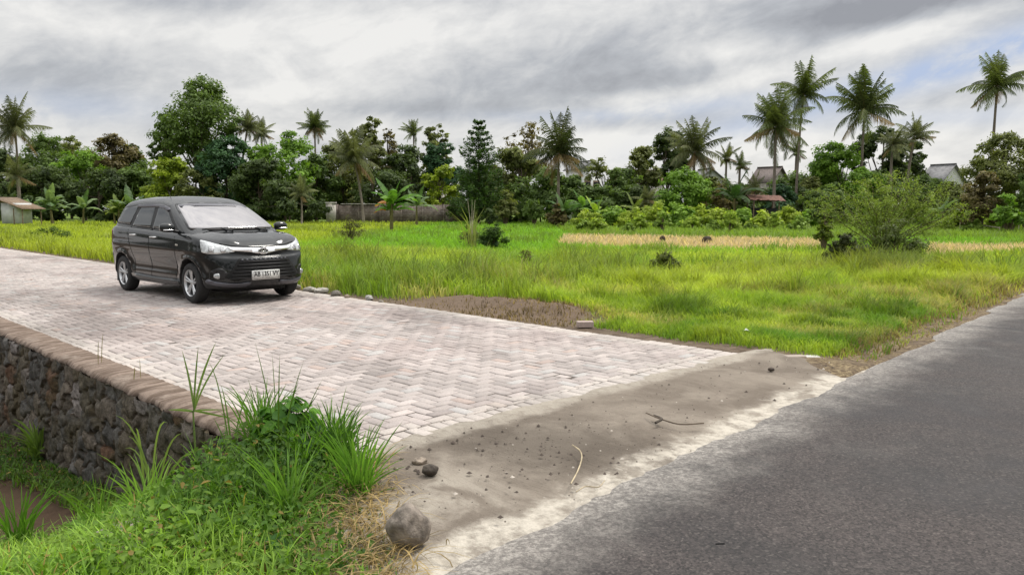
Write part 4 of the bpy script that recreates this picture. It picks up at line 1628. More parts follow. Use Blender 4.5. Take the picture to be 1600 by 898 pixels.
# ------------------------------------------------------------------ buildings, walls and sheds far off
M['plaster'] = simple('old_plaster', (.50, .47, .42), .9, var=.25, scale=3, bstr=.3)
M['whitewall'] = simple('white_plaster', (.62, .63, .62), .9, var=.12, scale=2)
M['rooftile'] = simple('roof_tile', (.13, .105, .095), .85, var=.35, scale=6, bstr=.4)
M['redtile'] = simple('red_tile', (.15, .070, .05), .85, var=.4, scale=6, bstr=.4)
M['greyroof'] = simple('grey_roof', (.17, .17, .175), .8, var=.25, scale=3, bstr=.3)
M['wood'] = simple('weathered_wood', (.20, .14, .09), .9, var=.35, scale=6, bstr=.4)
M['dark'] = simple('dark_opening', (.012, .012, .012), .9)
M['bamboo'] = simple('pale_bamboo', (.50, .44, .32), .7, var=.25, scale=8)


def mat_blockwall():
    m, T = mat_new('block_wall')
    P = T.n('ShaderNodeTexCoord').outputs['Object']
    x, y, z = T.sep(P)
    br = T.n('ShaderNodeTexBrick')
    T.put(br.inputs['Vector'], T.xyz(x, z, 0.0))
    br.inputs['Scale'].default_value = 1.0
    br.inputs['Brick Width'].default_value = .42; br.inputs['Row Height'].default_value = .22
    br.inputs['Mortar Size'].default_value = .015
    br.inputs['Color1'].default_value = (.20, .155, .13, 1); br.inputs['Color2'].default_value = (.29, .245, .215, 1)
    br.inputs['Mortar'].default_value = (.13, .11, .10, 1)
    n = T.noise(P, .9, 5, .65)
    c = T.mix(T.math('MULTIPLY', T.ramp(n, .42, .68), .75), br.outputs[0], (.085, .07, .06, 1))
    c = T.mix(T.math('MULTIPLY', T.ramp(T.noise(P, 2.3, 5, .6), .55, .7), .5), c, (.38, .35, .32, 1))
    finish(T, principled(T, c, .92, 0, n, .4, .02, .1))
    return m


M['block'] = mat_blockwall()


def gable_house(px, py_ridge, Y, w, d, hw, hr, wallm, roofm, label, rot=0, name='house', zg=None, over=.35, win=True, cat='house'):
    """house with pitched roof; ridge height is what the photograph shows"""
    p = D(px, py_ridge, Y)
    zg = p.z - hw - hr if zg is None else zg
    hw = p.z - hr - zg
    root = empty(name, (p.x, Y, zg), rot)
    tag(root, label, cat)
    t = .12
    V, F = boxm(-w / 2, w / 2, -d / 2, d / 2, 0, hw)
    G_ = []
    o = 8
    Vg = [(-w / 2, -d / 2, hw), (w / 2, -d / 2, hw), (0, -d / 2, hw + hr), (-w / 2, d / 2, hw), (w / 2, d / 2, hw), (0, d / 2, hw + hr)]
    V = np.concatenate([V, np.array(Vg, float)])
    mk('wall', V, [F, np.array([(8, 9, 10), (11, 13, 12)])], wallm, root)
    parts = []
    for sg in (-1, 1):
        e = over / (w / 2)
        x1, z1 = sg * (w / 2 + over), hw - hr * e + .02
        q = [(0, hw + hr + .03), (x1, z1 + .03)]
        Vr = []
        for yy in (-d / 2 - over, d / 2 + over):
            for (xx, zz) in q:
                Vr += [(xx, yy, zz), (xx, yy, zz + t)]
        Vr = np.array(Vr)
        Fr = np.array([(0, 2, 6, 4), (1, 5, 7, 3), (0, 1, 3, 2), (4, 6, 7, 5), (2, 3, 7, 6), (0, 4, 5, 1)])
        parts.append((Vr, Fr))
    rf = mk('roof', *merge(parts), roofm, root)
    parts = [boxm(-.12, .12, -d / 2 - over, d / 2 + over, hw + hr + .10, hw + hr + .22)]
    mk('ridge', *merge(parts), roofm, rf)
    if win:
        for xx in (-w * .22, w * .22):
            f = mk('window', *boxm(xx - .5, xx + .5, -d / 2 - .06, -d / 2 + .02, hw * .40, hw * .78), M['wood'], root)
            mk('pane', *boxm(xx - .42, xx + .42, -d / 2 - .08, -d / 2 - .05, hw * .43, hw * .75), M['dark'], f)
    return root


gable_house(1203, 263, 95, 3.8, 2.6, 3, 1.6, M['plaster'], M['rooftile'], 'pale house with dark tiled gable roof rising between two tall coconut palms', rot=.75, zg=FIELD_Z)
h = gable_house(1474, 259, 88, 5.0, 2.2, 3.4, 2.0, M['whitewall'], M['greyroof'], 'white house with a grey pitched roof left of the big tree at the right edge', rot=.55, zg=FIELD_Z)
gable_house(1102, 266, 92, 3, 4, 3, 1.2, M['whitewall'], M['greyroof'], 'white gable end half hidden behind drooping dry palm fronds', rot=.1, zg=FIELD_Z)
gable_house(912, 254, 112, 3.2, 5, 3.4, 1.0, M['whitewall'], M['greyroof'], 'pale house with light roof just right of the palm with dry fronds', rot=.4, zg=FIELD_Z)
gable_house(1012, 268, 105, 3.0, 4, 3.0, 1.3, M['plaster'], M['redtile'], 'house with orange tiled roof peeping over the shrubs beneath the dark round tree', rot=-.7, zg=FIELD_Z)
gable_house(691, 296, 104, 2.4, 3, 2.2, .6, M['plaster'], M['redtile'], 'small cream outbuilding standing behind the long block wall', rot=.1, zg=FIELD_Z, over=.1)


def shed(px, ytop, Y, w, label, roofm, wallm, seed=0, rot=0., H=None, slope=.35):
    x, H_ = place(px, ytop, Y, FIELD_Z)
    H = H or H_
    root = empty('shed', (x, Y, FIELD_Z), rot)
    tag(root, label, 'shed')
    rng = np.random.default_rng(seed)
    d = w * .8
    posts = []
    for sx in (-1, 1):
        for sy in (-1, 1):
            mk('post', *tube([(sx * w * .42, sy * d * .42, 0), (sx * w * .42, sy * d * .42, H * .8)], [.06, .05], 6), M['wood'], root)
    n = 14
    V = []
    for i in range(n + 1):
        for j in (0, 1, 2):
            u = -w * .58 + w * 1.16 * i / n
            y = (-d * .62, 0, d * .62)[j]
            V.append((u, y, H - slope * abs(y) * 1.0 - .10 * u * slope + .03 * (i % 2) + rng.normal(0, .015)))
    V = np.array(V); V2 = V - np.array((0, 0, .05))
    F = grid_faces(n + 1, 3)
    mk('roof', *merge([(V, F), (V2, F[:, ::-1])]), roofm, root)
    mk('wall', *boxm(-w * .38, w * .38, -d * .36, d * .40, .1, H * .62), wallm, root)
    return root


shed(1193, 305, 70, 2.7, 'low shed with rusty red roof among shrubs under the leaning pair of palms', M['redtile'], M['dark'], 3)
x_, H_ = place(24, 308, 78, FIELD_Z)
hut = empty('field_hut', (x_, 78, FIELD_Z), -.25)
tag(hut, 'small pale hut with a sagging lean-to roof at the left edge of the field', 'hut')
mk('wall', *boxm(-.9, 1.0, -.9, .9, .35, H_ * .80), M['whitewall'], hut)
V, F = boxm(-1.3, 2.2, -1.4, 1.4, 0, .09)
V[:, 2] += H_ * .97 - .36 * (V[:, 0] + 1.0).clip(0)
mk('roof', V, F, M['wood'], hut)
V, F = boxm(-2.7, -1.25, -1.3, 1.3, 0, .10)
V[:, 2] += H_ * .90 - .25 * np.abs(V[:, 0] + 1.6)
mk('side_roof', V, F, M['redtile'], hut)
for sx, sy in ((-2.5, -1.1), (-.85, -1.2), (.95, -1.2), (1.9, -1.1), (-2.5, 1.1), (1.9, 1.1)):
    mk('post', *tube([(sx, sy, 0), (sx, sy, H_ * .62)], [.05, .05], 6), M['wood'], hut)

# long block wall with piers
Yw = 96
a0, a1 = D(527, 320, Yw), D(727, 320, Yw)
wall = empty('block_wall', ((a0.x + a1.x) / 2, Yw, FIELD_Z))
tag(wall, 'long weathered block wall at the far edge of the rice field', 'wall')
Lw = a1.x - a0.x
Hw = a0.z - FIELD_Z
segs = 6
for i in range(segs):
    u0 = -Lw / 2 + Lw * i / segs; u1 = u0 + Lw / segs
    dz = (-.05, .0, .12, .04, -.02, .02)[i]
    mk('panel', *boxm(u0 + .12, u1 - .12, -.07, .07, 0, Hw + dz), M['block'], wall)
    mk('pier', *boxm(u0 - .12, u0 + .118, -.13, .13, 0, Hw + .06), M['block'], wall)
mk('capping', *boxm(-Lw / 2 + .5, -Lw / 2 + Lw * .30, -.35, .5, Hw + .06, Hw + .14), M['plaster'], wall)
x_, H_ = place(517, 316, 95, FIELD_Z)
tank = empty('concrete_post', (x_, 95, FIELD_Z))
tag(tank, 'stout pale concrete pillar standing at the left end of the block wall', 'pillar')
mk('shaft', *boxm(-.52, .52, -.5, .5, 0, H_ - .18), M['plaster'], tank)
mk('cap', *boxm(-.60, .60, -.58, .58, H_ - .178, H_), M['plaster'], tank)

# bamboo rails and thin pole on the right
for (xa, ya, xb, yb, Y, lab) in ((1440, 345, 1592, 350, 62, 'long pale bamboo rail fence in front of yellowish shrubs at the right'),
                                 (1500, 349, 1562, 356, 56, 'short tilted bamboo pole fence below the long rail')):
    A, B = D(xa, ya, Y), D(xb, yb, Y - 3)
    f = empty('bamboo_fence', (A.x, A.y, FIELD_Z)); tag(f, lab, 'fence')
    o0 = np.array((A.x, A.y, FIELD_Z))
    mk('rail', *tube([np.array(A) - o0, (np.array(A) + np.array(B)) / 2 - o0 + np.array((0, 0, .05)), np.array(B) - o0], [.04, .045, .035], 6), M['bamboo'], f)
    for k_ in (0, .5, 1):
        p = np.array(A) * (1 - k_) + np.array(B) * k_ - o0
        mk('post', *tube([(p[0], p[1], 0), (p[0], p[1], p[2] + .08)], [.035, .03], 6), M['bamboo'], f)
for px_, yt, lab, Y in ((1508, 288, 'thin pale pole in front of the white house gable', 60), (1524, 300, 'shorter pale post beside the thin pole at the right', 58)):
    x_, H_ = place(px_, yt, Y, FIELD_Z)
    mo = empty('pole', (x_, Y, FIELD_Z)); tag(mo, lab, 'pole')
    mk('shaft', *tube([(0, 0, 0), (.03, 0, H_ * .5), (.0, 0, H_)], [.07, .065, .06], 8), M['plaster'], mo)
    mk('cap', *tube([(0, 0, H_), (0, 0, H_ + .06)], [.09, .08], 8), M['plaster'], mo)

# ------------------------------------------------------------------ trees
TREES = [
    # px, ytop, halfw, Y, green, label, extra
    (58, 203, 50, 132, 'mid', 'mid green tree beside the leftmost coconut palm', dict(seed=11)),
    (8, 232, 42, 118, 'dark', 'dark tree at the left edge under the coconut palm', dict(seed=12)),
    (105, 212, 34, 140, 'olive', 'thin topped olive tree left of the brownish crown', dict(seed=13, airy=.7, n=3200)),
    (128, 232, 44, 122, 'bright', 'lighter green tree in the middle of the left woodland', dict(seed=14)),
    (172, 206, 42, 128, 'brown', 'tree with brownish green rounded crown in the left woodland', dict(seed=15, shape='top')),
    (203, 222, 27, 130, 'mid', 'small crowned tree at the right shoulder of the left woodland', dict(seed=16, shape='top', n=3000)),
    (62, 258, 46, 112, 'dark', 'low dark tree behind the largest banana clump', dict(seed=17)),
    (150, 262, 50, 110, 'dark', 'low dark tree behind the row of small banana plants', dict(seed=18)),
    (208, 258, 42, 112, 'mid', 'low rounded green tree left of the yellowish bamboo', dict(seed=19)),
    (308, 120, 66, 104, 'mid', 'tallest tree of the photo with an open airy crown above the car', dict(seed=20, shape='top', n=8500, low=.36, airy=.62, nb=20)),
    (262, 172, 30, 106, 'mid', 'slender side tree merging into the left of the tallest crown', dict(seed=21, shape='top', n=3600, low=.35, airy=.6)),
    (350, 212, 46, 100, 'blue', 'dense bluish green tree behind the car roof', dict(seed=22, n=6500)),
    (262, 246, 42, 98, 'yellow', 'yellowish bamboo-like thicket left of the bluish tree', dict(seed=23, name='bamboo_clump', cat='bamboo', shape='low', n=4800)),
    (305, 262, 34, 97, 'olive', 'pale olive drooping tree directly behind the car', dict(seed=24, shape='low', n=3600)),
    (442, 206, 50, 100, 'bright', 'bright green domed tree right of the car roof', dict(seed=25, n=6500)),
    (400, 245, 40, 96, 'dark', 'shadowy dark tree between the bluish and the bright domed tree', dict(seed=26)),
    (492, 238, 40, 103, 'mid', 'green tree under the tall pale palm', dict(seed=27)),
    (535, 222, 38, 106, 'olive', 'olive tree behind the palm by the block wall', dict(seed=28)),
    (576, 181, 25, 116, 'olive', 'tall feathery grey green tree standing above the wall palm', dict(seed=29, airy=.65, n=3000, low=.3)),
    (603, 200, 16, 118, 'brown', 'sparse twiggy tree right of the feathery one', dict(seed=30, airy=.8, n=800, low=.3)),
    (640, 224, 40, 104, 'dark', 'dark rounded tree behind the pillar-side of the wall', dict(seed=31, n=6000)),
    (680, 194, 22, 116, 'olive', 'narrow pale tree with two pointed tops behind the dark rounded tree', dict(seed=32, airy=.7, n=2600, low=.3)),
    (694, 222, 30, 106, 'blue', 'deep green tree just left of the layered tree', dict(seed=33)),
    (688, 256, 26, 98, 'yellow', 'small yellow green tree above the cream outbuilding', dict(seed=34, n=2400)),
    (600, 262, 50, 99, 'dark', 'low dark tree behind the free-standing banana plant', dict(seed=35)),
    (450, 280, 60, 92, 'dark', 'wide shady tree at the field edge right of the car', dict(seed=36, shape='low', n=5600)),
    (825, 190, 36, 100, 'brown', 'nearly bare twiggy tree between the layered tree and the dry palm', dict(seed=37, airy=.85, n=1100, low=.35)),
    (812, 228, 46, 92, 'olive', 'olive green spreading tree right of the layered tree', dict(seed=38, n=6000)),
    (845, 262, 46, 88, 'mid', 'green tree behind the trunk of the dry palm', dict(seed=39)),
    (1000, 224, 34, 92, 'olive', 'rounded olive tree with a gap to the sky on its left', dict(seed=40, shape='top', n=4000)),
    (1042, 200, 34, 96, 'dark', 'very dark cloud shaped crown in the middle distance', dict(seed=41, shape='top', n=5200, low=.35)),
    (945, 246, 36, 90, 'olive', 'thin shrubby tree left of the rounded olive one', dict(seed=42, airy=.7, n=1900)),
    (1072, 262, 44, 76, 'bright', 'fresh green bushy tree below the middle palm', dict(seed=43, n=6000, shape='low')),
    (940, 288, 50, 82, 'mid', 'bushy green tree right of the dry palm trunk', dict(seed=44, shape='low', n=4600)),
    (1000, 290, 36, 80, 'dark', 'low dark green bushy tree beneath the olive crown', dict(seed=45, shape='low')),
    (1240, 270, 46, 84, 'mid', 'rounded green tree below the twin tall palms', dict(seed=46)),
    (1285, 246, 30, 86, 'mid', 'small green tree left of the domed tree', dict(seed=47, n=3000)),
    (1320, 220, 44, 82, 'bright', 'domed mid green tree in front of the very dark one', dict(seed=48, n=6500)),
    (1378, 196, 40, 86, 'dark', 'big dark tree behind the short palms on the right', dict(seed=49, n=6500)),
    (1418, 214, 32, 88, 'dark', 'dark crown reaching right behind the last short palm', dict(seed=50, n=5000)),
    (1385, 262, 52, 78, 'mid', 'low leafy tree under the dark crowns on the right', dict(seed=51, shape='low')),
    (1455, 276, 42, 74, 'mid', 'green bushy tree in front of the white house', dict(seed=52, shape='low')),
    (1578, 204, 56, 56, 'olive', 'large olive tree filling the right edge', dict(seed=53, n=9500, zg=-.3)),
    (1540, 268, 30, 54, 'brown', 'brownish low tree at the foot of the right edge tree', dict(seed=54, n=3200, shape='low', zg=-.3)),
    (1638, 250, 40, 52, 'mid', 'leafy tree mostly cut off by the right border', dict(seed=55, n=3500, zg=-.3)),
    (-40, 225, 50, 125, 'mid', 'green tree mostly cut off by the left border', dict(seed=56)),
    (1165, 284, 40, 78, 'mid', 'bushy green tree left of the rusty shed', dict(seed=57, shape='low')),
    (970, 262, 36, 86, 'mid', 'rounded green bushy tree between the thin shrubby tree and the olive crown', dict(seed=59, shape='low')),
    (1110, 276, 34, 80, 'olive', 'olive bushy tree before the white gable end', dict(seed=60, shape='low')),
    (1225, 288, 34, 76, 'blue', 'bluish green bushy tree at the trunk of the tallest right palm', dict(seed=161, shape='low')),
    (1265, 276, 30, 78, 'olive', 'olive green bushy tree right of the twin trunks', dict(seed=162, shape='low')),
    (1345, 262, 34, 76, 'bright', 'fresh green bushy tree at the foot of the domed one', dict(seed=163, shape='low')),
    (1500, 284, 34, 72, 'olive', 'olive bushy tree hiding the foot of the white house', dict(seed=164, shape='low')),
    (895, 272, 32, 84, 'mid', 'green bushy tree before the pale roof right of the dry palm', dict(seed=165, shape='low')),
    (735, 270, 34, 96, 'dark', 'dark bushy tree at the foot of the layered tree', dict(seed=166, shape='low')),
    (1300, 285, 40, 70, 'mid', 'leafy low tree left of the spreading feathery bush', dict(seed=58, shape='low')),
]
for px, yt, hw_, Y, gr_, lab, ex in TREES:
    tree(px, yt, hw_, Y, gr_, lab, group='trees along the far edge of the field', **ex)
tiered_tree(748, 188, 50, 84, 'tall layered cone shaped tree at the right end of the block wall')

PC_DRY = ((.10, .085, .035), (.26, .22, .11))
PC_GREY = ((.08, .095, .045), (.24, .26, .13))
PALMS = [
    (22, 200, 48, 96, 'coconut palm with broad pale fronds at the left edge', dict(seed=61, c=PC_GREY, dead=4, up=.15)),
    (386, 200, 26, 104, 'coconut palm leaning out right of the tallest tree', dict(seed=62, pxbase=366, c=PC_GREY, up=.2)),
    (408, 208, 22, 112, 'smaller palm crown just right of the leaning one', dict(seed=63, c=PC_GREY)),
    (491, 198, 27, 112, 'tall palm with pale dry skirt over the domed green tree', dict(seed=64, dead=9, up=.25)),
    (552, 248, 48, 90, 'palm with long arching fronds and slim bent trunk at the block wall', dict(seed=65, pxbase=566, c=PC_GREY, dead=4, up=.25, nf=24, trunk_r=.13, hang=.7)),
    (646, 207, 20, 122, 'small far palm seen alone against the sky left of centre', dict(seed=66, up=.1, dead=0, nf=18)),
    (873, 238, 58, 76, 'palm with upright fronds and brown dead ones in the centre', dict(seed=67, up=.35, dead=7, nf=20, c=((.03, .045, .015), (.10, .12, .045)))),
    (1086, 236, 50, 80, 'palm with spiky upright fronds right of the dark cloud crown', dict(seed=68, up=.3, dead=7, c=PC_GREY, nf=20)),
    (1136, 246, 22, 84, 'stubby small palm right of the spiky one', dict(seed=69, up=.3, dead=2, nf=14, c=((.06, .08, .02), (.2, .22, .07)))),
    (1157, 258, 20, 78, 'lowest small palm above the rusty shed', dict(seed=70, up=.3, dead=3, nf=12)),
    (1214, 196, 56, 74, 'shaggy palm with hanging fronds, the shorter of the twin palms', dict(seed=71, up=.1, dead=4, nf=25, wind=-.1)),
    (1256, 148, 48, 80, 'tallest palm of the right group with a thin straight trunk', dict(seed=72, pxbase=1250, up=.12, dead=1, nf=21, wind=.15, trunk_r=.13)),
    (1352, 172, 58, 80, 'wide crowned palm rising out of the dark tree', dict(seed=73, up=.2, dead=2, nf=23, wind=.12)),
    (1396, 226, 30, 76, 'short palm in front of the big dark tree', dict(seed=74, c=PC_GREY, dead=2, nf=18)),
    (1430, 212, 30, 80, 'short palm at the right flank of the big dark tree', dict(seed=75, pxbase=1420, c=PC_GREY, up=.2, dead=2, nf=18)),
    (1560, 134, 47, 74, 'lone tall palm above the tree at the right edge', dict(seed=76, up=.1, dead=3, nf=22, wind=.1, trunk_r=.14)),
    (1245, 238, 22, 96, 'small palm half hidden behind the two tall trunks', dict(seed=77, up=.2, dead=1, nf=14)),
]
for px, yc, rp, Y, lab, ex in PALMS:
    palm(px, yc, rp, Y, lab, **ex)
# low hanging palm fronds in the undergrowth
for i, (px, yt, hw_, Y, lab) in enumerate([(470, 290, 26, 84, 'young palm with fronds drooping at the shady field edge right of the car'), (24, 262, 30, 92, 'young drooping palm behind the field hut'),
                                         (1180, 282, 24, 72, 'young palm with dry fronds beside the rusty shed roof'), (1010, 300, 22, 70, 'young palm among the shrubs below the orange roof')]):
    palm(px, yt + 12, hw_, Y, lab, seed=90 + i, dead=2, nf=12, up=.2, c=PC_GREY, trunk_r=.1, group='young palms in the undergrowth', name='young_palm')

GREY_LEAF = ((.07, .13, .05), (.22, .30, .14))
BAN = [
    (78, 287, 84, 'big banana clump nearest the field hut', dict(seed=101, nl=12, stems=2, c=GREY_LEAF)),
    (42, 306, 84, 'small banana plant touching the field hut roof', dict(seed=102, c=GREY_LEAF)),
    (127, 299, 82, 'pale banana plant on a thin stem right of the big clump', dict(seed=103, c=GREY_LEAF)),
    (183, 300, 80, 'yellow green bushy banana plant left of the car roof', dict(seed=104, nl=12, stems=2, c=((.09, .15, .03), (.25, .30, .08)))),
    (203, 288, 80, 'banana plant with upright fan leaves over the car rear', dict(seed=105, nl=6, hang=.4, c=GREY_LEAF)),
    (610, 274, 60, 'free-standing banana plant with a dead orange leaf in the field', dict(seed=106, nl=10, dead=1, stems=2, c=((.07, .17, .02), (.18, .34, .05)))),
    (650, 292, 78, 'banana plant with ragged pale leaves in front of the wall', dict(seed=107, nl=10, c=GREY_LEAF)),
    (905, 292, 72, 'banana plant right of the dry palm trunk', dict(seed=108, nl=9)),
    (930, 306, 66, 'low banana plant with one upright yellow leaf', dict(seed=109, nl=8, c=((.12, .22, .02), (.3, .42, .05)))),
    (880, 300, 70, 'banana plant at the foot of the dry palm', dict(seed=110, nl=9, c=((.05, .12, .03), (.13, .2, .06)))),
    (1150, 262, 70, 'tall banana plant with broken leaves left of the shed', dict(seed=111, nl=8, c=((.03, .07, .02), (.1, .15, .05)))),
    (1478, 300, 60, 'single banana plant before the bushy tree on the right', dict(seed=112, nl=7, c=GREY_LEAF)),
    (990, 300, 70, 'banana plant with bent stalk among the cassava', dict(seed=113, nl=8, c=((.1, .15, .03), (.25, .3, .08)))),
]
for px, yt, Y, lab, ex in BAN:
    banana(px, yt, Y, lab, **ex)

CASS = [(955, 318, 30), (985, 322, 26), (1025, 310, 30), (1062, 312, 28), (1095, 314, 26), (1128, 318, 26), (1160, 322, 26), (1196, 326, 26), (1228, 322, 26), (1262, 328, 24),
        (915, 322, 24), (1500, 318, 24), (1535, 322, 26), (1570, 316, 28), (1600, 320, 26), (1460, 322, 22)]
where = ['left of the yellow-leaved banana', 'below the olive crown', 'below the orange roof', 'left below the fresh green tree', 'right below the fresh green tree', 'below the spiky palm', 'left of the shed', 'in front of the rusty shed', 'below the twin palms', 'beside the feathery bush',
         'beneath the dry palm', 'behind the bamboo rail, first from the left', 'behind the bamboo rail, second from the left', 'behind the bamboo rail, third from the left', 'at the right border', 'right of the feathery bush']
for i, ((px, yt, hw_), w_) in enumerate(zip(CASS, where)):
    g = ((.17, .25, .03), (.46, .56, .08)) if i % 3 else ((.10, .20, .03), (.30, .46, .07))
    bush(px, yt, 352, hw_ * 1.1, g, 'yellow green cassava shrub ' + w_, seed=200 + i, n=3000, name='cassava_shrub', group='cassava shrubs along the field edge', z=FIELD_Z, Y=66 - (i % 4) * 1.5 if px < 1400 else 62 - i % 3, leaf=.20, airy=.15)
ORD = ['first', 'second', 'third', 'fourth', 'fifth', 'sixth', 'seventh', 'eighth', 'ninth', 'tenth', 'eleventh', 'twelfth', 'thirteenth', 'fourteenth']
for i, (px, yt) in enumerate([(905, 336), (940, 333), (972, 336), (1008, 331), (1042, 333), (1078, 330), (1112, 334), (1145, 332), (1180, 336), (1212, 333), (1246, 338), (1478, 334), (1520, 336), (1556, 333)]):
    g = ((.15, .24, .03), (.42, .54, .08)) if i % 2 else ((.11, .18, .03), (.30, .42, .08))
    jj = random.Random(i)
    bush(px + jj.uniform(-12, 12), yt + jj.uniform(-13, 9), 356, jj.uniform(13, 25), g, 'low cassava shrub of the front row, %s from the left' % ORD[i], seed=400 + i, n=1500, name='cassava_shrub', group='front row of low cassava shrubs', z=FIELD_Z, Y=56 + jj.uniform(-3, 3), leaf=.17, airy=.1)
SHR = [(790, 296, 345, 24, 'olive', 'grey green shrub at the end of the wall', 82), (835, 305, 345, 24, 'mid', 'green shrub left of the dry palm trunk', 78), (870, 318, 348, 20, 'brown', 'withered brown shrub under the dry palm', 70),
       (1130, 285, 335, 28, 'brown', 'brownish shrub left of the rusty shed', 74), (1290, 300, 350, 26, 'mid', 'dense green shrub left of the feathery bush', 62), (1255, 290, 340, 26, 'dark', 'dark shrub behind the cassava under the twin palms', 72),
       (765, 322, 345, 16, 'dark', 'dark low shrub right against the layered tree', 80), (1580, 300, 345, 30, 'bright', 'bright green shrub under the right edge tree', 50)]
for i, (px, yt, yb, hw_, g, lab, Y) in enumerate(SHR):
    bush(px, yt, yb, hw_, g, lab, seed=240 + i, n=1500, z=FIELD_Z, Y=Y, leaf=.26, name='shrub', group='shrubs along the field edge')

# undergrowth and a far wood that nobody could count
rng = np.random.default_rng(77)
Bl = []
for (xa, xb, Y, top, r_) in ((-60, 525, 112, 275, 3.2), (525, 770, 108, 290, 2.6), (770, 960, 96, 285, 2.2), (960, 1640, 92, 292, 2.2), (-60, 230, 142, 236, 4.5), (330, 780, 134, 246, 4.5)):
    x0, x1 = D(xa, 300, Y).x, D(xb, 300, Y).x
    k = int((x1 - x0) / (r_ * .9))
    for i in range(k):
        x = x0 + (x1 - x0) * (i + rng.random()) / k
        H = D(0, top, Y).z - FIELD_Z
        hh = H * (.65 + .35 * rng.random())
        for q in range(2):
            Bl.append((x + rng.normal(0, .5), Y + rng.normal(0, 1.2), FIELD_Z + hh * (.25 + .5 * q), r_ * .8, r_ * .7, hh * .34))
V, F, C = clump_crown(Bl, 60000, .62, (.028, .045, .016), (.10, .15, .04), rng, shell_k=.3)
tag(mk('undergrowth', V, F, M['leaf'], cols=C), kind='stuff')

# unseen thicket added behind the camera to darken the reflections in the car's paint
Bl = []
for i in range(26):
    t_ = -14 + i * 1.6
    x, y = xy(-9 - 2 * rng.random(), t_)
    Bl.append((x, y, 2.0 + 2.5 * rng.random(), 1.8, 1.8, 2.4))
for i in range(40):
    s_ = -9 + i * 1.7
    x, y = xy(s_, -11 - 3 * rng.random())
    Bl.append((x, y, 1.5 + 2.5 * rng.random(), 1.9, 1.9, 2.6))
V, F, C = clump_crown(Bl, 22000, .40, (.015, .028, .008), (.06, .09, .02), rng, shell_k=.3)
tag(mk('added_reflection_thicket', V, F, M['leaf'], cols=C), kind='stuff')

# ------------------------------------------------------------------ bushes in the open field
def feathery_bush():
    """wide thorny shrub: arching stems carrying fine sprays"""
    rng = np.random.default_rng(5)
    b = G(1385, 405, -.3)
    x, H = place(1385, 268, b.y, -.3)
    root = empty('feathery_bush', (x, b.y, -.3))
    tag(root, 'large wide spreading feathery bush standing alone in the right of the field', 'bush')
    St, Ps, Ns, Cs = [], [], [], []
    for i in range(40):
        az = rng.random() * 6.283
        lay = rng.random() ** .8
        R = (.45 + 2.2 * lay) * (1.0 if abs(math.cos(az)) > .4 else .8)
        hh = H * (1.02 - .40 * lay ** 1.5) * (.80 + .25 * rng.random())
        u = np.linspace(0, 1, 9)
        fw = np.array((math.cos(az), math.sin(az), 0))
        P = fw * (R * u ** 1.25)[:, None] + np.array((0, 0, 1)) * (hh * u ** .85)[:, None] + rng.normal(0, .03, (9, 3))
        St.append(tube(P, np.linspace(.026, .005, 9), 5))
        for j in range(13):
            k = .42 + .58 * rng.random()
            p0 = P[int(k * 8)] * (1 - (k * 8) % 1) + P[min(8, int(k * 8) + 1)] * ((k * 8) % 1)
            d = fw * .7 + rng.normal(0, .55, 3) + np.array((0, 0, .35)); d /= np.linalg.norm(d)
            L = .30 + .45 * rng.random()
            n = 8
            w = np.linspace(0, 1, n)[:, None]
            pp = p0 + d * L * w + np.array((0, 0, -.10)) * w * w
            St.append(tube(pp[::3], [.006, .004, .003], 3))
            m = 34
            q = rng.integers(0, n, m)
            pts = pp[q] + rng.normal(0, .045, (m, 3))
            N = rng.normal(0, .5, (m, 3)) + np.array((0, 0, .8)); N /= np.linalg.norm(N, axis=1)[:, None]
            t = np.clip(rng.random(m) * .5 + .5 * rng.random() * (pp[-1][2] / H), 0, 1)[:, None]
            C = np.array((.11, .17, .03)) * (1 - t) + np.array((.38, .48, .09)) * t
            Ps.append(pts); Ns.append(N); Cs.append(C)
    V, F, C = leaf_quads(np.concatenate(Ps), np.concatenate(Ns), .075, np.concatenate(Cs), rng, aspect=2.6)
    mk('foliage', V, F, M['leaf'], root, cols=C)
    Vt, Ft = merge(St)
    mk('stems', Vt, Ft, M['bark'], root, cols=np.tile([[.11, .085, .05]], (sum(len(f) for f in Ft), 1)), smooth=True)


feathery_bush()
FB = [
    (1322, 366, 424, 30, ((.018, .026, .010), (.07, .085, .025)), 'very dark rounded bush left of the feathery bush', dict(n=7000, leaf=.075)),
    (1400, 340, 410, 46, ((.03, .05, .014), (.13, .17, .04)), 'dense dark green thicket at the base of the feathery bush', dict(n=4200, leaf=.075)),
    (1480, 402, 446, 34, ((.05, .07, .015), (.16, .20, .04)), 'low dark tufty bush near the asphalt at the right', dict(n=5000, leaf=.07)),
    (1038, 394, 432, 24, ((.05, .065, .018), (.16, .19, .05)), 'small dark tufted bush in the middle of the bright grass', dict(n=3500, leaf=.06)),
    (772, 354, 388, 22, ((.02, .05, .012), (.09, .16, .03)), 'dark green round bush at the left of the rice plot', dict(n=3500, leaf=.09)),
    (735, 348, 384, 18, ((.05, .07, .02), (.16, .18, .05)), 'greyish weed bush left of the dark round bush', dict(n=700, leaf=.09)),
    (546, 340, 374, 22, ((.06, .065, .02), (.17, .17, .06)), 'olive brown weed bush right of the car', dict(n=900, leaf=.09)),
    (825, 392, 424, 20, ((.07, .08, .02), (.20, .20, .06)), 'faint brownish weed tuft in the bright grass', dict(n=500, leaf=.06)),
    (1290, 330, 392, 16, ((.06, .09, .015), (.22, .28, .04)), 'slender yellow green sapling left of the feathery bush', dict(n=1300, leaf=.10)),
    (80, 352, 382, 30, ((.03, .06, .01), (.12, .19, .03)), 'dark green weed clump left of the car near the paving', dict(n=900, leaf=.08)),
]
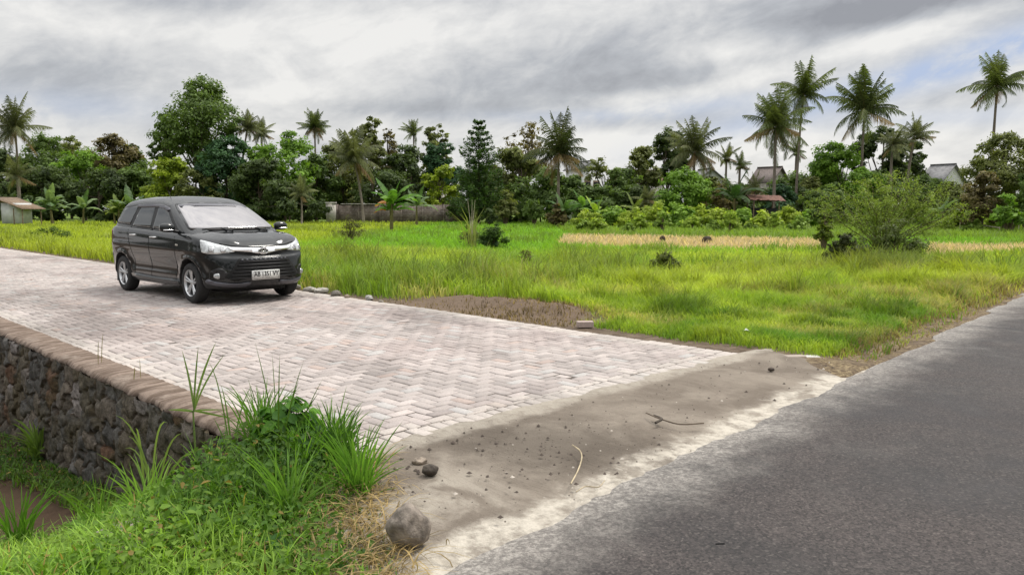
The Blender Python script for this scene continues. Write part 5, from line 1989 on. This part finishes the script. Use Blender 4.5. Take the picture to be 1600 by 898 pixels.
for i, (px, yt, yb, hw_, g, lab, ex) in enumerate(FB):
    ex['n'] = int(ex['n'] * 1.6); ex['leaf'] *= .8
    bush(px, yt - 5, yb, hw_ * 1.3, g, lab, seed=300 + i, airy=.05, **ex, group='bushes standing in the field')
# tall reed
rng = np.random.default_rng(6)
b = G(737, 388, -.3)
root = empty('tall_reed', (b.x, b.y, -.3)); tag(root, 'tall thin pale reed tuft rising above the rice in front of the wall end', 'reed')
P = np.stack([rng.normal(0, .12, 26), rng.normal(0, .12, 26), 0 * np.arange(26)], 1)
V, F, C = blades(P, 1.0 + 1.4 * rng.random(26), np.full(26, .045), .25 + .5 * rng.random(26), np.tile([[.28, .32, .10]], (26, 1)), rng)
mk('blades', V, F, M['grass'], root, cols=C)
mk('stalks', *merge([tube([(0, 0, 0), (.05 * k, 0, 1.1), (.16 * k, 0, 2.1)], [.02, .014, .006], 5) for k in (-1, .2, 1)]), M['bamboo'], root)


# ------------------------------------------------------------------ grass of the field
def field_grass():
    rng = np.random.default_rng(12)
    n = 330000
    # depth density falls with distance
    Y = np.exp(rng.uniform(math.log(5.2), math.log(100), n))
    Xr = rng.uniform(-.80, .80, n)
    X = Xr * Y
    # extra short turf on the verges near the camera
    nv = 120000
    sv = s_road(8.) + rng.random(nv) ** 1.7 * 5.5; tv = T_OUT + rng.random(nv) ** 1.2 * 11
    xv, yv = xy(sv, tv)
    X = np.concatenate([X, xv]); Y = np.concatenate([Y, yv]); n = len(X)
    s, t = st(X, Y)
    keep = (t > T_OUT + .05) & (s > s_road(t) + .02)
    X, Y, s, t = X[keep], Y[keep], s[keep], t[keep]
    d = t - T_OUT
    z = ground_z(s, t)
    n = len(X)
    col = np.zeros((n, 3)); h = np.zeros(n); dens = np.ones(n)
    n1 = fbm(X * .35, Y * .35, 3); n2 = fbm(X * 1.3, Y * 1.3, 4); n3 = fbm(X * .10, Y * .10 * .6, 6)
    base_a, base_b = np.array((.24, .38, .045)), np.array((.52, .60, .08))
    k = np.clip((n1 - .35) * 2.6 + rng.normal(0, .15, n), 0, 1)[:, None]
    col = base_a * (1 - k) + base_b * k
    h[:] = .30 + .16 * n2
        # rice: vivid even green in the far part
    rice = np.clip((Y - 27) / 6 + (n3 - .5) * 2, 0, 1)[:, None] * (X > -14)[:, None]
    col = col * (1 - rice) + (np.array((.21, .40, .035)) * (.9 + .3 * n2[:, None])) * rice
    # dull yellow field on the left
    left = np.clip((-X - 8) / 4, 0, 1)[:, None] * np.clip((Y - 14) / 6, 0, 1)[:, None]
    col = col * (1 - left) + (np.array((.38, .45, .045)) * (.85 + .3 * n2[:, None])) * left
    # verge: short mixed turf near the paving and the asphalt
    verge = np.clip(1 - (Y - 9.0 - 1.4 * n1) / 3.0, 0, 1) * (X > -1)
    h = h * (1 - verge * .62)
    g2 = np.array((.13, .24, .025)) * (.8 + .7 * n2[:, None])
    vv = (verge * np.clip((n2 - .30) * 4, 0, 1))[:, None]
    col = col * (1 - vv) + g2 * vv
    dry = np.clip((fbm(X * .8, Y * .8, 15) - .50) * 7, 0, 1) * np.clip(1.3 - np.abs(Y - 12) / 6, 0, 1)
    weed = np.clip((fbm(X * .5, Y * .35, 19) - .57) * 9, 0, 1) * (Y > 13)
    col = col * (1 - .6 * weed[:, None]) + np.array((.17, .21, .05)) * .6 * weed[:, None]
    h *= 1 + .5 * weed
    straw = np.array((.52, .44, .18))
    dd = dry[:, None] * (.75 * (rng.random((n, 1)) < .75))
    col = col * (1 - dd) + straw * dd
    h *= 1 - .35 * dry
    # dry brown strips
    for poly in ([(872, 384), (1120, 391), (1285, 391), (1285, 376), (1000, 371), (880, 369)], [(1448, 403), (1640, 403), (1640, 388), (1450, 384)]):
        m = inpoly(X, Y, wpoly(poly, -.35))
        col[m] = np.array((.66, .50, .34)) * (.75 + .5 * rng.random((m.sum(), 1)))
        h[m] = .40
    # green rough grass behind the strips
    m = (Y > 44) & (X > 4)
    m &= ~inpoly(X, Y, wpoly([(872, 384), (1120, 391), (1285, 391), (1285, 376), (1000, 371), (880, 369)], -.35))
    col[m] = col[m] * .35 + np.array((.22, .28, .06)) * .65
    h[m] = .6
    # bare earth: edge of the paving, dug soil, roadside litter
    e = np.clip((d - .12 - .55 * fbm(s * .9, t * .9, 17) * np.clip((13 - s) / 6, .25, 1)) / .35, 0, 1)
    m = G(765, 480); ms, mt = st(m.x, m.y)
    e *= np.clip((((s - ms) / 1.75) ** 2 + ((t - mt) / .85) ** 2 + (n2 - .5) * 1.3 - .70) * 1.6, 0, 1)
    rd = s - s_road(t)
    e *= np.clip((rd - .05 - .25 * n2) / .22, 0.10, 1)
    mm = (((s - ms) / 2.1) ** 2 + ((t - mt) / .95) ** 2 < 1.1) & (rng.random(n) < .18)
    col[mm] = np.array((.30, .22, .13)) * (.4 + .9 * rng.random((mm.sum(), 1)))
    h[mm] = .06; e[mm] = 1
    keep = rng.random(n) < e
    edge_dry = (rd < .22 + .35 * n2) & (rng.random(n) < .75)
    col[edge_dry] = np.array((.34, .27, .13)) * (.6 + .6 * rng.random((edge_dry.sum(), 1)))
    h[edge_dry] *= .6
    h *= np.clip(.45 + e * .55, 0, 1)
    tuft = np.clip((fbm(X * 2.2, Y * 2.2, 23) - .55) * 8, 0, 1) * (Y < 24)
    h *= 1 + .55 * tuft
    col *= (1 - .30 * tuft)[:, None]
    hh = h * (.55 + .8 * rng.random(n))
    w = np.clip(.0011 * Y, .007, .11) * (.8 + .6 * rng.random(n))
    col = col * (1 + rng.normal(0, .17, (n, 1)))
    P = np.stack([X, Y, z - .01], 1)[keep]
    V, F, C = blades(P, hh[keep], w[keep], (.3 + .8 * rng.random(n))[keep], np.clip(col, .006, 1)[keep], rng)
    tag(mk('field_grass', V, F, M['grass'], cols=C), kind='stuff')


field_grass()


# ------------------------------------------------------------------ foreground bank: weeds, grasses, stones
def near_blades(P, h, w, lean, cols, rng, nseg=4, az=None, curl=1.0):
    """curved, folded grass blades with several segments"""
    n = len(P)
    a = rng.random(n) * 6.283 if az is None else az
    d = np.stack([np.cos(a), np.sin(a), 0 * a], 1)
    b = np.stack([-np.sin(a), np.cos(a), 0 * a], 1)
    u = np.linspace(0, 1, nseg + 1)
    V = []
    for k, q in enumerate(u):
        th = lean * curl * q * .75
        c = P + np.array((0, 0, 1)) * (h * (q - .42 * lean * curl * q ** 2.2))[:, None] + d * (h * lean * (q ** 1.7) * .8)[:, None]
        ww = (w * .5 * (1 - q ** 2.0) * (.65 + .7 * min(1, q * 3)) + .0004)[:, None]
        V += [c - b * ww, c + b * ww]
    V = np.stack(V, 1).reshape(-1, 3)
    m = (nseg + 1) * 2
    i = np.arange(n)[:, None] * m
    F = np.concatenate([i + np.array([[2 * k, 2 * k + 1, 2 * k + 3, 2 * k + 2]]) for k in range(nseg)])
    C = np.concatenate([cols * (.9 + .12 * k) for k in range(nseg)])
    return V, F, C


def broad_leaves(P, N, size, cols, rng, asp=1.5, droop=.3):
    n = len(P)
    a = rng.normal(size=(n, 3)); a -= (a * N).sum(1)[:, None] * N
    a[:, 2] -= droop
    a /= np.linalg.norm(a, axis=1)[:, None]
    b = np.cross(N, a); b /= np.linalg.norm(b, axis=1)[:, None]
    L = (size * (.55 + .9 * rng.random(n)))[:, None]
    w = L / asp * .5
    up = N * L * .10
    V = np.stack([P, P + a * L * .30 + b * w + up, P + a * L * .68 + b * w * .72 + up * .8, P + a * L - up * .8,
                  P + a * L * .68 - b * w * .72 + up * .8, P + a * L * .30 - b * w + up], 1).reshape(-1, 3)
    i = np.arange(n)[:, None] * 6
    F = np.concatenate([i + np.array([[0, 1, 2, 3]]), i + np.array([[0, 3, 4, 5]])])
    return V, F, np.concatenate([cols, cols * .9])


def bank_edge(s):
    """right limit of the weeds towards the sand"""
    return np.where(s < 4.35, np.minimum(1.80 + .55 * (s - 2.4), 2.46), 2.13)


def weed_cover():
    rng = np.random.default_rng(31)
    Vs, Fs, Cs, o = [], [], [], 0
    n = 95000
    s = rng.uniform(2.2, 12.5, n) ; t = rng.uniform(-2.5, 2.5, n)
    s = 2.2 + (s - 2.2) * rng.random(n) ** .6
    be = bank_edge(s) + .22 * (fbm(s * 4, s * 0 + 1, 90) - .5)
    x, y = xy(s, t)
    z = ground_z(s, t)
    pxx = 800 + FPX * x / np.maximum(y, .1)
    vis = (y > 2.4) & (pxx > -250)
    mud = np.clip(1.6 - (((s - 6.9) / 1.5) ** 2 + ((t - 1.35) / .36) ** 2), 0, 1)
    nn = fbm(s * 1.6, t * 1.6, 91)
    keep = (t < be) & vis & (rng.random(n) > mud * 1.2) & (rng.random(n) < 1.1 - .35 * (nn > .62))
    ds = np.clip((be - t) / .5, 0, 1)
    s, t, x, y, z, nn, ds = [a[keep] for a in (s, t, x, y, z, nn, ds)]
    # the lush hump at the end of the wall
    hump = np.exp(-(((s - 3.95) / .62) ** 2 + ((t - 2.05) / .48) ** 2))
    n = len(s)
    hgt = (.06 + .15 * fbm(s * 3, t * 3, 92) + .32 * hump) * (.35 + .65 * ds)
    hgt = hgt * np.where(s > 5.5, .8, 1)
    P = np.stack([x, y, z + hgt * (.25 + .8 * rng.random(n))], 1)
    N = rng.normal(0, .45, (n, 3)) + np.array((0, -.15, 1)); N /= np.linalg.norm(N, axis=1)[:, None]
    ca, cb, cc = np.array((.07, .165, .022)), np.array((.23, .38, .05)), np.array((.36, .46, .07))
    k = np.clip(rng.random(n) * .8 + (fbm(s * 1.1, t * 1.1, 93) - .5) * 1.6, 0, 1)[:, None]
    col = ca * (1 - k) + cb * k
    k2 = np.clip((1.7 - t) * .45 + (fbm(s * 1.5, t * 1.5, 94) - .5) * 1.2, 0, 1)[:, None] * (s < 6.2)[:, None]
    col = col * (1 - k2 * .55) + cc * k2 * .55
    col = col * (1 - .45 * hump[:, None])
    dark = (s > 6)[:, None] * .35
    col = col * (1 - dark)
    br = rng.random(n) < .03
    col[br] = np.array((.30, .22, .07))
    size = (.017 + .026 * fbm(s * 2.2, t * 2.2, 95))
    take = rng.random(n) < .62
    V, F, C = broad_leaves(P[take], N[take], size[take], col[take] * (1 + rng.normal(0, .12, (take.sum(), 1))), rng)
    tag(mk('weed_leaves', V, F, M['grass'], cols=np.clip(C, .005, 1)), kind='stuff')
    # grass blades between the leaves
    m = ~take | (rng.random(n) < .5)
    Pb = np.stack([x, y, z - .01], 1)[m]
    hb = (.09 + .16 * rng.random(n) ** 1.5 + .20 * hump) * (.5 + .5 * ds)
    hb = hb * np.where(s > 5.5, .85, 1)
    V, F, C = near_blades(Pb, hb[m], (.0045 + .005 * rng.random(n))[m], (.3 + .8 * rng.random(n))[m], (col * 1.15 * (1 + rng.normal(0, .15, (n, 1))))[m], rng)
    tag(mk('weed_grass', V, F, M['grass'], cols=np.clip(C, .005, 1)), kind='stuff')
    # straw and dry stems along the sand
    n = 1500
    s = 2.25 + 1.35 * rng.random(n) ** .8
    t = 1.80 + .55 * (s - 2.4) + rng.normal(-.02, .10, n) - .06
    far = rng.random(n) < .35
    t = np.where(far, t - .35 * rng.random(n), t)
    x, y = xy(s, t)
    z = ground_z(s, t)
    c = np.array((.42, .31, .15)) * (.35 + .9 * rng.random((n, 1)))
    P = np.stack([x, y, z + .01 + .05 * rng.random(n)], 1)
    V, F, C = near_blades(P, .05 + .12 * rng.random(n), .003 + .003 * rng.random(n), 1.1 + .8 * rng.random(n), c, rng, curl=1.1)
    tag(mk('dry_straw', V, F, M['grass'], cols=np.clip(C, .005, 1)), kind='stuff')


weed_cover()


def tuft(base, tips, label, wd=.012, c=(.13, .24, .035), group=None, culm=0.0, seed=0, extra=0, name='grass_tuft', sag=.25):
    """one grass plant: blades from a common foot to surveyed tips"""
    rng = np.random.default_rng(seed)
    b0 = np.array(base)
    root = empty(name, tuple(b0)); tag(root, label, 'grass plant', group)
    V, F, C = [], [], []
    o = 0
    foot = np.array((0, 0, culm))
    tips = [np.array(t) - b0 for t in tips]
    for i in range(extra):
        a = rng.random() * 6.28; r_ = (.06 + .22 * rng.random()) * (.7 if culm else 1)
        tips.append(foot + np.array((math.cos(a) * r_, math.sin(a) * r_, .08 + .38 * rng.random() ** .8)))
    for tp in tips:
        start = foot + np.array((rng.normal(0, .008), rng.normal(0, .008), 0)) if culm else np.array((rng.normal(0, .025), rng.normal(0, .025), 0))
        d = tp - start
        L = np.linalg.norm(d)
        mid = start + d * .45 + np.array((0, 0, L * sag * (.6 + .8 * rng.random()))) - np.array((d[0], d[1], 0)) * .18
        n = 9
        u = np.linspace(0, 1, n)[:, None]
        P = (1 - u) ** 2 * start + 2 * u * (1 - u) * mid + u * u * tp
        T_ = np.gradient(P, axis=0); T_ /= np.linalg.norm(T_, axis=1)[:, None]
        sd_ = np.cross(T_, np.array((.25, 1., .15))); sd_ /= np.linalg.norm(sd_, axis=1)[:, None]
        w = (wd * (.7 + .5 * rng.random()) * np.sin(np.pi * (.18 + .82 * u)) ** .7)
        ker = np.cross(sd_, T_) * w * .25
        col = np.array(c) * (.8 + .4 * rng.random())
        for k in range(n):
            V += [P[k] - sd_[k] * w[k] * .5 + ker[k], P[k] - ker[k], P[k] + sd_[k] * w[k] * .5 + ker[k]]
        for k in range(n - 1):
            q = o + k * 3
            F += [(q, q + 1, q + 4, q + 3), (q + 1, q + 2, q + 5, q + 4)]
            C += [col * 1.0, col * .88]
        o += n * 3
    mk('blades', np.array(V), np.array(F), M['grass'], root, cols=np.array(C), smooth=True)
    if culm:
        Vt, Ft = tube([(0, 0, 0), (.004, 0, culm * .5), (0, 0, culm)], [.008, .0065, .005], 6)
        mk('stem', Vt, Ft, M['leaf'], root, cols=np.tile([[.22, .30, .10]], (len(Ft), 1)), smooth=True)
    return root


def base_at(px, py, Y):
    p = D(px, py, Y)
    s_, t_ = st(p.x, p.y)
    return (p.x, p.y, float(ground_z(s_, t_)) - .02)


def tp(pts, Y, dy=.15, seed=0):
    r_ = random.Random(seed)
    return [tuple(D(a, b, Y + r_.uniform(-dy, dy))) for a, b in pts]


grp = 'grass plants at the end of the stone wall'
b = base_at(306, 740, 4.55)
cz = D(306, 628, 4.55).z - b[2]
tuft(b, tp([(284, 546), (310, 540), (338, 533), (352, 552), (262, 640), (352, 640), (368, 655)], 4.55, .1), 'tall pale stalk with four upright blades fanning out in front of the coping', culm=cz * .92, c=(.20, .30, .09), seed=1, group=grp, wd=.014, sag=.05)
tuft(base_at(430, 735, 4.25), tp([(398, 533), (425, 549), (437, 552), (475, 562), (468, 590), (505, 590), (386, 588), (380, 612), (370, 660), (520, 640), (500, 610)], 4.25, .2, 2), 'tallest dark green grass clump with long arching blades left of the leafy weed',
     c=(.09, .17, .03), seed=2, extra=26, group=grp, wd=.012, sag=.12)
tuft(base_at(530, 740, 4.15), tp([(569, 655), (592, 682), (600, 700), (583, 690), (560, 665), (510, 650), (480, 668), (546, 660), (596, 716)], 4.15, .15, 3), 'dark grass clump bending right over the corner of the pavers', c=(.07, .16, .025), seed=3, extra=40, group=grp, wd=.011, sag=.22)
tuft(base_at(240, 760, 4.7), tp([(200, 680), (212, 668), (180, 648), (285, 676), (262, 660), (330, 700), (195, 700)], 4.7, .15, 4), 'grass plant with pale arching blades against the dark stones', c=(.24, .33, .10), seed=4, extra=8, group=grp, wd=.016, sag=.45)
tuft(base_at(365, 735, 4.45), tp([(325, 562), (345, 600), (395, 600), (350, 660), (410, 640), (332, 650)], 4.45, .15, 5), 'loose mid green grass plant between the pale stalk and the tallest clump', c=(.15, .26, .06), seed=5, extra=22, group=grp, wd=.013, sag=.3)
tuft(base_at(30, 890, 4.6), tp([(-5, 770), (15, 775), (40, 790), (60, 800), (-30, 800), (75, 830), (85, 850), (5, 800)], 4.6, .25, 6), 'thick grass clump in the bottom left corner', c=(.12, .26, .03), seed=6, extra=40, group='grass plants down in the ditch', wd=.012, sag=.25)
tuft(base_at(160, 860, 4.5), tp([(150, 780), (175, 790), (190, 800), (130, 800), (215, 830), (120, 830)], 4.5, .2, 7), 'grass clump right of the brown mud in the ditch', c=(.16, .31, .04), seed=7, extra=26, group='grass plants down in the ditch', wd=.010, sag=.25)
tuft(base_at(60, 730, 7.6), tp([(20, 660), (45, 655), (70, 668), (90, 690), (0, 680), (120, 700), (140, 720)], 7.6, .3, 8), 'pale green weed plant against the foot of the stone wall', c=(.20, .31, .06), seed=8, extra=60, group='grass plants down in the ditch', wd=.018, sag=.3)
for i, (px_, py_, Y, top_) in enumerate(((157, 560, 6.95, 520), (214, 580, 6.3, 560))):
    p = D(px_, py_, Y)
    tuft((p.x, p.y, 0.0), [tuple(D(px_ + 4, top_, Y)), tuple(D(px_ - 3, top_ + 12, Y))], ('single thin grass shoot sprouting from the coping', 'tiny grass shoot on the coping nearer the weeds')[i], wd=.008, c=(.22, .20, .08), seed=20 + i, name='grass_shoot')


def leafy_weed(base, R, H, label, seed, n=240, size=.07, c0=(.04, .12, .015), c1=(.13, .30, .03)):
    rng = np.random.default_rng(seed)
    root = empty('leafy_weed', base); tag(root, label, 'weed')
    d = rng.normal(size=(n, 3)); d /= np.linalg.norm(d, axis=1)[:, None]; d[:, 2] = np.abs(d[:, 2])
    q = (.55 + .45 * rng.random(n))[:, None]
    P = d * q * np.array((R, R * .8, H * .6)) + np.array((0, 0, H * .38))
    N = d * .7 + np.array((0, -.25, .6)) + rng.normal(0, .3, (n, 3)); N /= np.linalg.norm(N, axis=1)[:, None]
    t = rng.random((n, 1))
    V, F, C = broad_leaves(P, N, np.full(n, size), np.array(c0) * (1 - t) + np.array(c1) * t, rng, 1.25)
    mk('leaves', V, F, M['leaf'], root, cols=C)
    mk('stems', *merge([tube([(0, 0, 0), tuple(P[i] * .5 + np.array((0, 0, .05))), tuple(P[i])], [.005, .004, .002], 4) for i in range(0, n, 6)]), M['bamboo'], root)


for i, (px_, py_, Y, ex_, c_, lab_) in enumerate((
        (480, 735, 4.15, 130, (.18, .36, .05), 'bushy grass clump in front of the dark small leaved weed'),
        (395, 745, 4.35, 90, (.20, .36, .07), 'light green bushy grass clump below the tallest clump'),
        (560, 790, 3.8, 110, (.17, .34, .05), 'low grass clump at the sand side of the bank'),
        (330, 800, 4.1, 60, (.24, .42, .08), 'bright grass clump in the middle of the bank'),
        (450, 830, 3.55, 50, (.18, .34, .06), 'grass clump near the pale pebbles'),
        (230, 850, 4.0, 60, (.26, .44, .08), 'bright grass clump low on the bank left of the middle'),
        (520, 700, 4.35, 120, (.14, .29, .04), 'dense dark grass clump touching the pavers'),
        (410, 700, 4.6, 110, (.15, .30, .05), 'dense grass clump hiding the end of the coping'))):
    tuft(base_at(px_, py_, Y), [], lab_, wd=.0095, c=c_, seed=60 + i, extra=ex_, group='bushy grass clumps on the bank', sag=.22)
leafy_weed(base_at(452, 722, 4.40), .21, .44, 'broad leaved green weed at the edge of the pavers behind the tallest grass clump', 41, 260)
leafy_weed(base_at(500, 735, 4.25), .20, .30, 'darker small leaved weed below the broad leaved one', 42, 420, .035, (.03, .09, .015), (.10, .22, .03))
leafy_weed(base_at(420, 890, 3.2), .07, .10, 'pair of large smooth leaves at the bottom edge of the bank', 43, 26, .075, (.08, .2, .05), (.16, .32, .10))


def rock(px, py, w, h, label, c, name='stone', d=None, seed=0, z=0., cat='stone', rough=.18, group=None, flat=False, rz=0., tiltx=0.):
    """irregular boulder standing where its foot shows at px,py ; w,h in metres"""
    import bmesh
    rng = np.random.default_rng(seed)
    p = G(px, py, z)
    bm = bmesh.new()
    bmesh.ops.create_icosphere(bm, subdivisions=4, radius=1)
    V = np.array([v.co[:] for v in bm.verts]); F = np.array([[v.index for v in f.verts] for f in bm.faces])
    bm.free()
    # facets: clip by random planes
    for i in range(24 if not flat else 9):
        nrm = rng.normal(size=3); nrm /= np.linalg.norm(nrm)
        dd = .76 + .20 * rng.random()
        k = V @ nrm
        V = V - np.clip(k - dd, 0, 9)[:, None] * nrm * .93
    k = fbm(V[:, 0] * 2.2 + 5 + V[:, 2], V[:, 1] * 2.2 + seed, 3) - .5
    V *= (1 + rough * k)[:, None]
    V += (np.stack([fbm(V[:, 0] * 9, V[:, 2] * 9, 7), fbm(V[:, 1] * 9, V[:, 0] * 9, 8), fbm(V[:, 2] * 9, V[:, 1] * 9, 9)], 1) - .5) * .06
    V = V * np.array((w / 2, (d or w * .8) / 2, h / 2))
    V[:, 2] -= V[:, 2].min() * .9
    fc = V[F].mean(1)
    tone = .45 + 1.1 * fbm(fc[:, 0] / w * 6 + fc[:, 1] / w * 3, fc[:, 2] / h * 6, seed + 1)
    mossy = np.clip((fbm(fc[:, 0] / w * 3 + 9, fc[:, 2] / h * 3, seed + 2) - .5) * 5, 0, 1)[:, None] * .5
    cols = np.array(c) * tone[:, None] * (1 - mossy) + np.array(c) * .35 * mossy
    o = mk(name, V, F, M['rock'], cols=cols, smooth=not flat)
    o.location = p; o.rotation_euler = (tiltx, 0, rz)
    tag(o, label, cat, group)
    return o


rock(640, 852, .20, .21, 'round grey stone, the biggest, lying between dry weeds and sand at the bottom', (.25, .215, .18), seed=13, z=-.03)
rock(672, 742, .10, .065, 'small dark stone on the sand at the weeds edge', (.075, .062, .05), seed=5, z=-.01)
rock(655, 726, .09, .05, 'pale flat stone beside the small dark one', (.30, .25, .20), seed=6, z=-.02)
rock(452, 848, .035, .02, 'whitish pebble among the dry weeds', (.5, .5, .48), seed=7, z=-.06, name='pebble', cat='pebble')
rock(430, 840, .03, .02, 'pale pebble left of the whitish one', (.42, .42, .40), seed=8, z=-.07, name='pebble', cat='pebble')
rock(1205, 580, .06, .04, 'dark clod lying alone near the far end of the sand', (.07, .055, .045), seed=9, z=-.02, name='clod', cat='clod')
edge_st = [(462, 452, .20, .10, 'flat'), (484, 456, .26, .10, 'pale'), (503, 459, .30, .12, 'pale'), (524, 463, .24, .11, 'dark'), (543, 467, .16, .08, 'brown'), (576, 470, .22, .10, 'grey'), (596, 474, .12, .06, 'small')]
lb = ['flat piece of paver partly behind the car bumper', 'pale paver piece right beside the car bumper', 'pale slab leaning on another, third from the car', 'dark cornered stone, fourth from the car',
      'brownish stone between the dark stone and the grey one', 'grey stone standing apart, near the end of the row', 'smallest stone at the right end of the row']
for i, ((px_, py_, w_, h_, _k), l_) in enumerate(zip(edge_st, lb)):
    c_ = {'flat': (.30, .28, .24), 'pale': (.38, .36, .32), 'dark': (.16, .145, .125), 'brown': (.25, .20, .15), 'grey': (.30, .295, .27), 'small': (.28, .25, .2)}[_k]
    rock(px_, py_, w_, h_, l_, c_, seed=30 + i, flat=True, rough=.1, d=w_ * .55, rz=.4 * i, group='stones along the far edge of the pavers', tiltx=.25 if i % 2 else -.1, z=-.02)
rock(1035, 379, .34, .40, 'dark clod of earth in the dry strip, left one', (.07, .05, .035), seed=50, z=-.3, name='clod', cat='clod')
rock(1105, 381, .5, .42, 'dark clod of earth in the dry strip, right one', (.06, .045, .03), seed=51, z=-.3, name='clod', cat='clod')


def block(px, py, l, w, h, rz, c, label, z=-.02, name='paver_block', tilt=(0, 0)):
    import bmesh
    bm = bmesh.new()
    bmesh.ops.create_cube(bm, size=1)
    bmesh.ops.scale(bm, vec=(l, w, h), verts=bm.verts)
    bmesh.ops.bevel(bm, geom=bm.edges[:], offset=.006, segments=1, affect='EDGES')
    me = bpy.data.meshes.new(name); bm.to_mesh(me); nf = len(me.polygons); bm.free()
    a = me.attributes.new('tint', 'FLOAT_COLOR', 'FACE')
    a.data.foreach_set('color', np.tile([*c, 1.0], (nf, 1)).astype(np.float32).ravel())
    me.materials.append(M['brick'])
    o = bpy.data.objects.new(name, me); COL.objects.link(o)
    p = G(px, py, z); o.location = (p.x, p.y, z + h / 2); o.rotation_euler = (tilt[0], tilt[1], rz)
    tag(o, label, 'paver')
    return o


block(914, 511, .20, .10, .075, .1, (.42, .34, .30), 'loose pinkish paver lying at the grass edge beyond the paved road')
block(1242, 563, .20, .10, .05, .15, (.36, .31, .26), 'half buried brownish paver, left of the white one beside the sand', z=-.06)
block(1262, 565, .22, .10, .06, -.05, (.58, .56, .52), 'half buried white paver in dry grass at the far end of the sand', z=-.075)
# litter, twigs
p = G(1163, 528, -.02)
V = np.array([(-.09, 0, 0), (.0, .03, .012), (.09, .0, .0), (.02, -.04, .03), (-.05, -.03, .02), (.03, .05, .04)])
o = mk('paper_scrap', V * .9, np.array([(0, 1, 4), (1, 3, 4), (1, 2, 3), (1, 5, 2)]), M['whitewall']); o.location = (p.x, p.y, .05)
tag(o, 'crumpled white scrap of paper lying on the grass near the sand', 'litter')
p = G(365, 802, -.18)
u = np.linspace(-1, 1, 9); v = np.linspace(-1, 1, 5)
U, W_ = np.meshgrid(u, v, indexing='ij')
wd_ = np.cos(U * 1.45) ** .6
V = np.stack([U * .095, W_ * wd_ * .032, .02 * np.abs(W_) * wd_ + .02 * U ** 2], -1).reshape(-1, 3)
o = mk('dry_leaf', V, grid_faces(9, 5)[:, ::-1], M['leaf'], cols=np.tile([[.36, .20, .08]], (32, 1)), smooth=True)
o.location = (p.x, p.y, p.z + .12); o.rotation_euler = (.5, 0, .35)
tag(o, 'curled brown dead leaf resting on the green weeds', 'leaf')


def twig(pts, r0, c, label, name='twig', z=.005):
    P = [np.array(G(a, b, z)) for a, b in pts]
    for i, q in enumerate(P): q[2] += .006 + .008 * math.sin(i * 2.1)
    o0 = P[0].copy()
    Vt, Ft = tube(catmull([q - o0 for q in P], 4), r0, 5)
    o = mk(name, Vt, Ft, M['bark'], cols=np.tile([list(c)], (len(Ft), 1)), smooth=True)
    o.location = o0
    tag(o, label, 'twig')


twig([(892, 757), (903, 738), (909, 715), (906, 705), (894, 698)], .004, (.5, .42, .28), 'pale curved straw stalk lying on the damp sand')
twig([(900, 770), (915, 763), (935, 760), (945, 752)], .003, (.45, .38, .26), 'short pale stalk near the white edge of the sand')
twig([(1010, 646), (1030, 656), (1062, 662), (1100, 662)], .005, (.15, .12, .09), 'dark thin twig lying across the middle of the sand')
twig([(1022, 650), (1034, 657), (1024, 660)], .009, (.10, .085, .07), 'stubby dark twig at the left end of the thin one')
twig([(1118, 851), (1132, 853)], .004, (.03, .03, .03), 'tiny black twig lying on the asphalt')


def crumbs():
    rng = np.random.default_rng(66)
    n = 420
    s = 2.35 + 1.3 * rng.random(n); t = 2.3 + 5.0 * rng.random(n) ** 1.3
    s += (s_road(t) - S_ROAD)
    cl = rng.random(n) < .35
    c0 = G(840, 700); cs, ct = st(c0.x, c0.y)
    s = np.where(cl, cs + rng.normal(0, .28, n), s); t = np.where(cl, ct + rng.normal(0, .45, n), t)
    keep = (s < s_edge(t) - .02) & (s > 2.2) & (t > 2.2)
    s, t = s[keep], t[keep]; n = len(s)
    x, y = xy(s, t)
    r_ = .004 + .011 * rng.random(n) ** 3
    base = np.array([(1, 0, 0), (0, 1, 0), (-1, 0, 0), (0, -1, 0), (0, 0, .9), (0, 0, -.4)], float)
    V = base[None] * (r_[:, None, None]) * (.7 + .6 * rng.random((n, 6, 1))) + np.stack([x, y, -.006 + 0 * x], 1)[:, None]
    fc = np.array([(0, 1, 4), (1, 2, 4), (2, 3, 4), (3, 0, 4)])
    F = (np.arange(n)[:, None, None] * 6 + fc).reshape(-1, 3)
    c = np.repeat(np.where(rng.random((n, 1)) < .9, np.array([[.07, .055, .045]]), np.array([[.42, .38, .33]])), 4, 0)
    tag(mk('soil_crumbs', V.reshape(-1, 3), F, M['rock'], cols=c), kind='stuff')


crumbs()
#@@NEXT
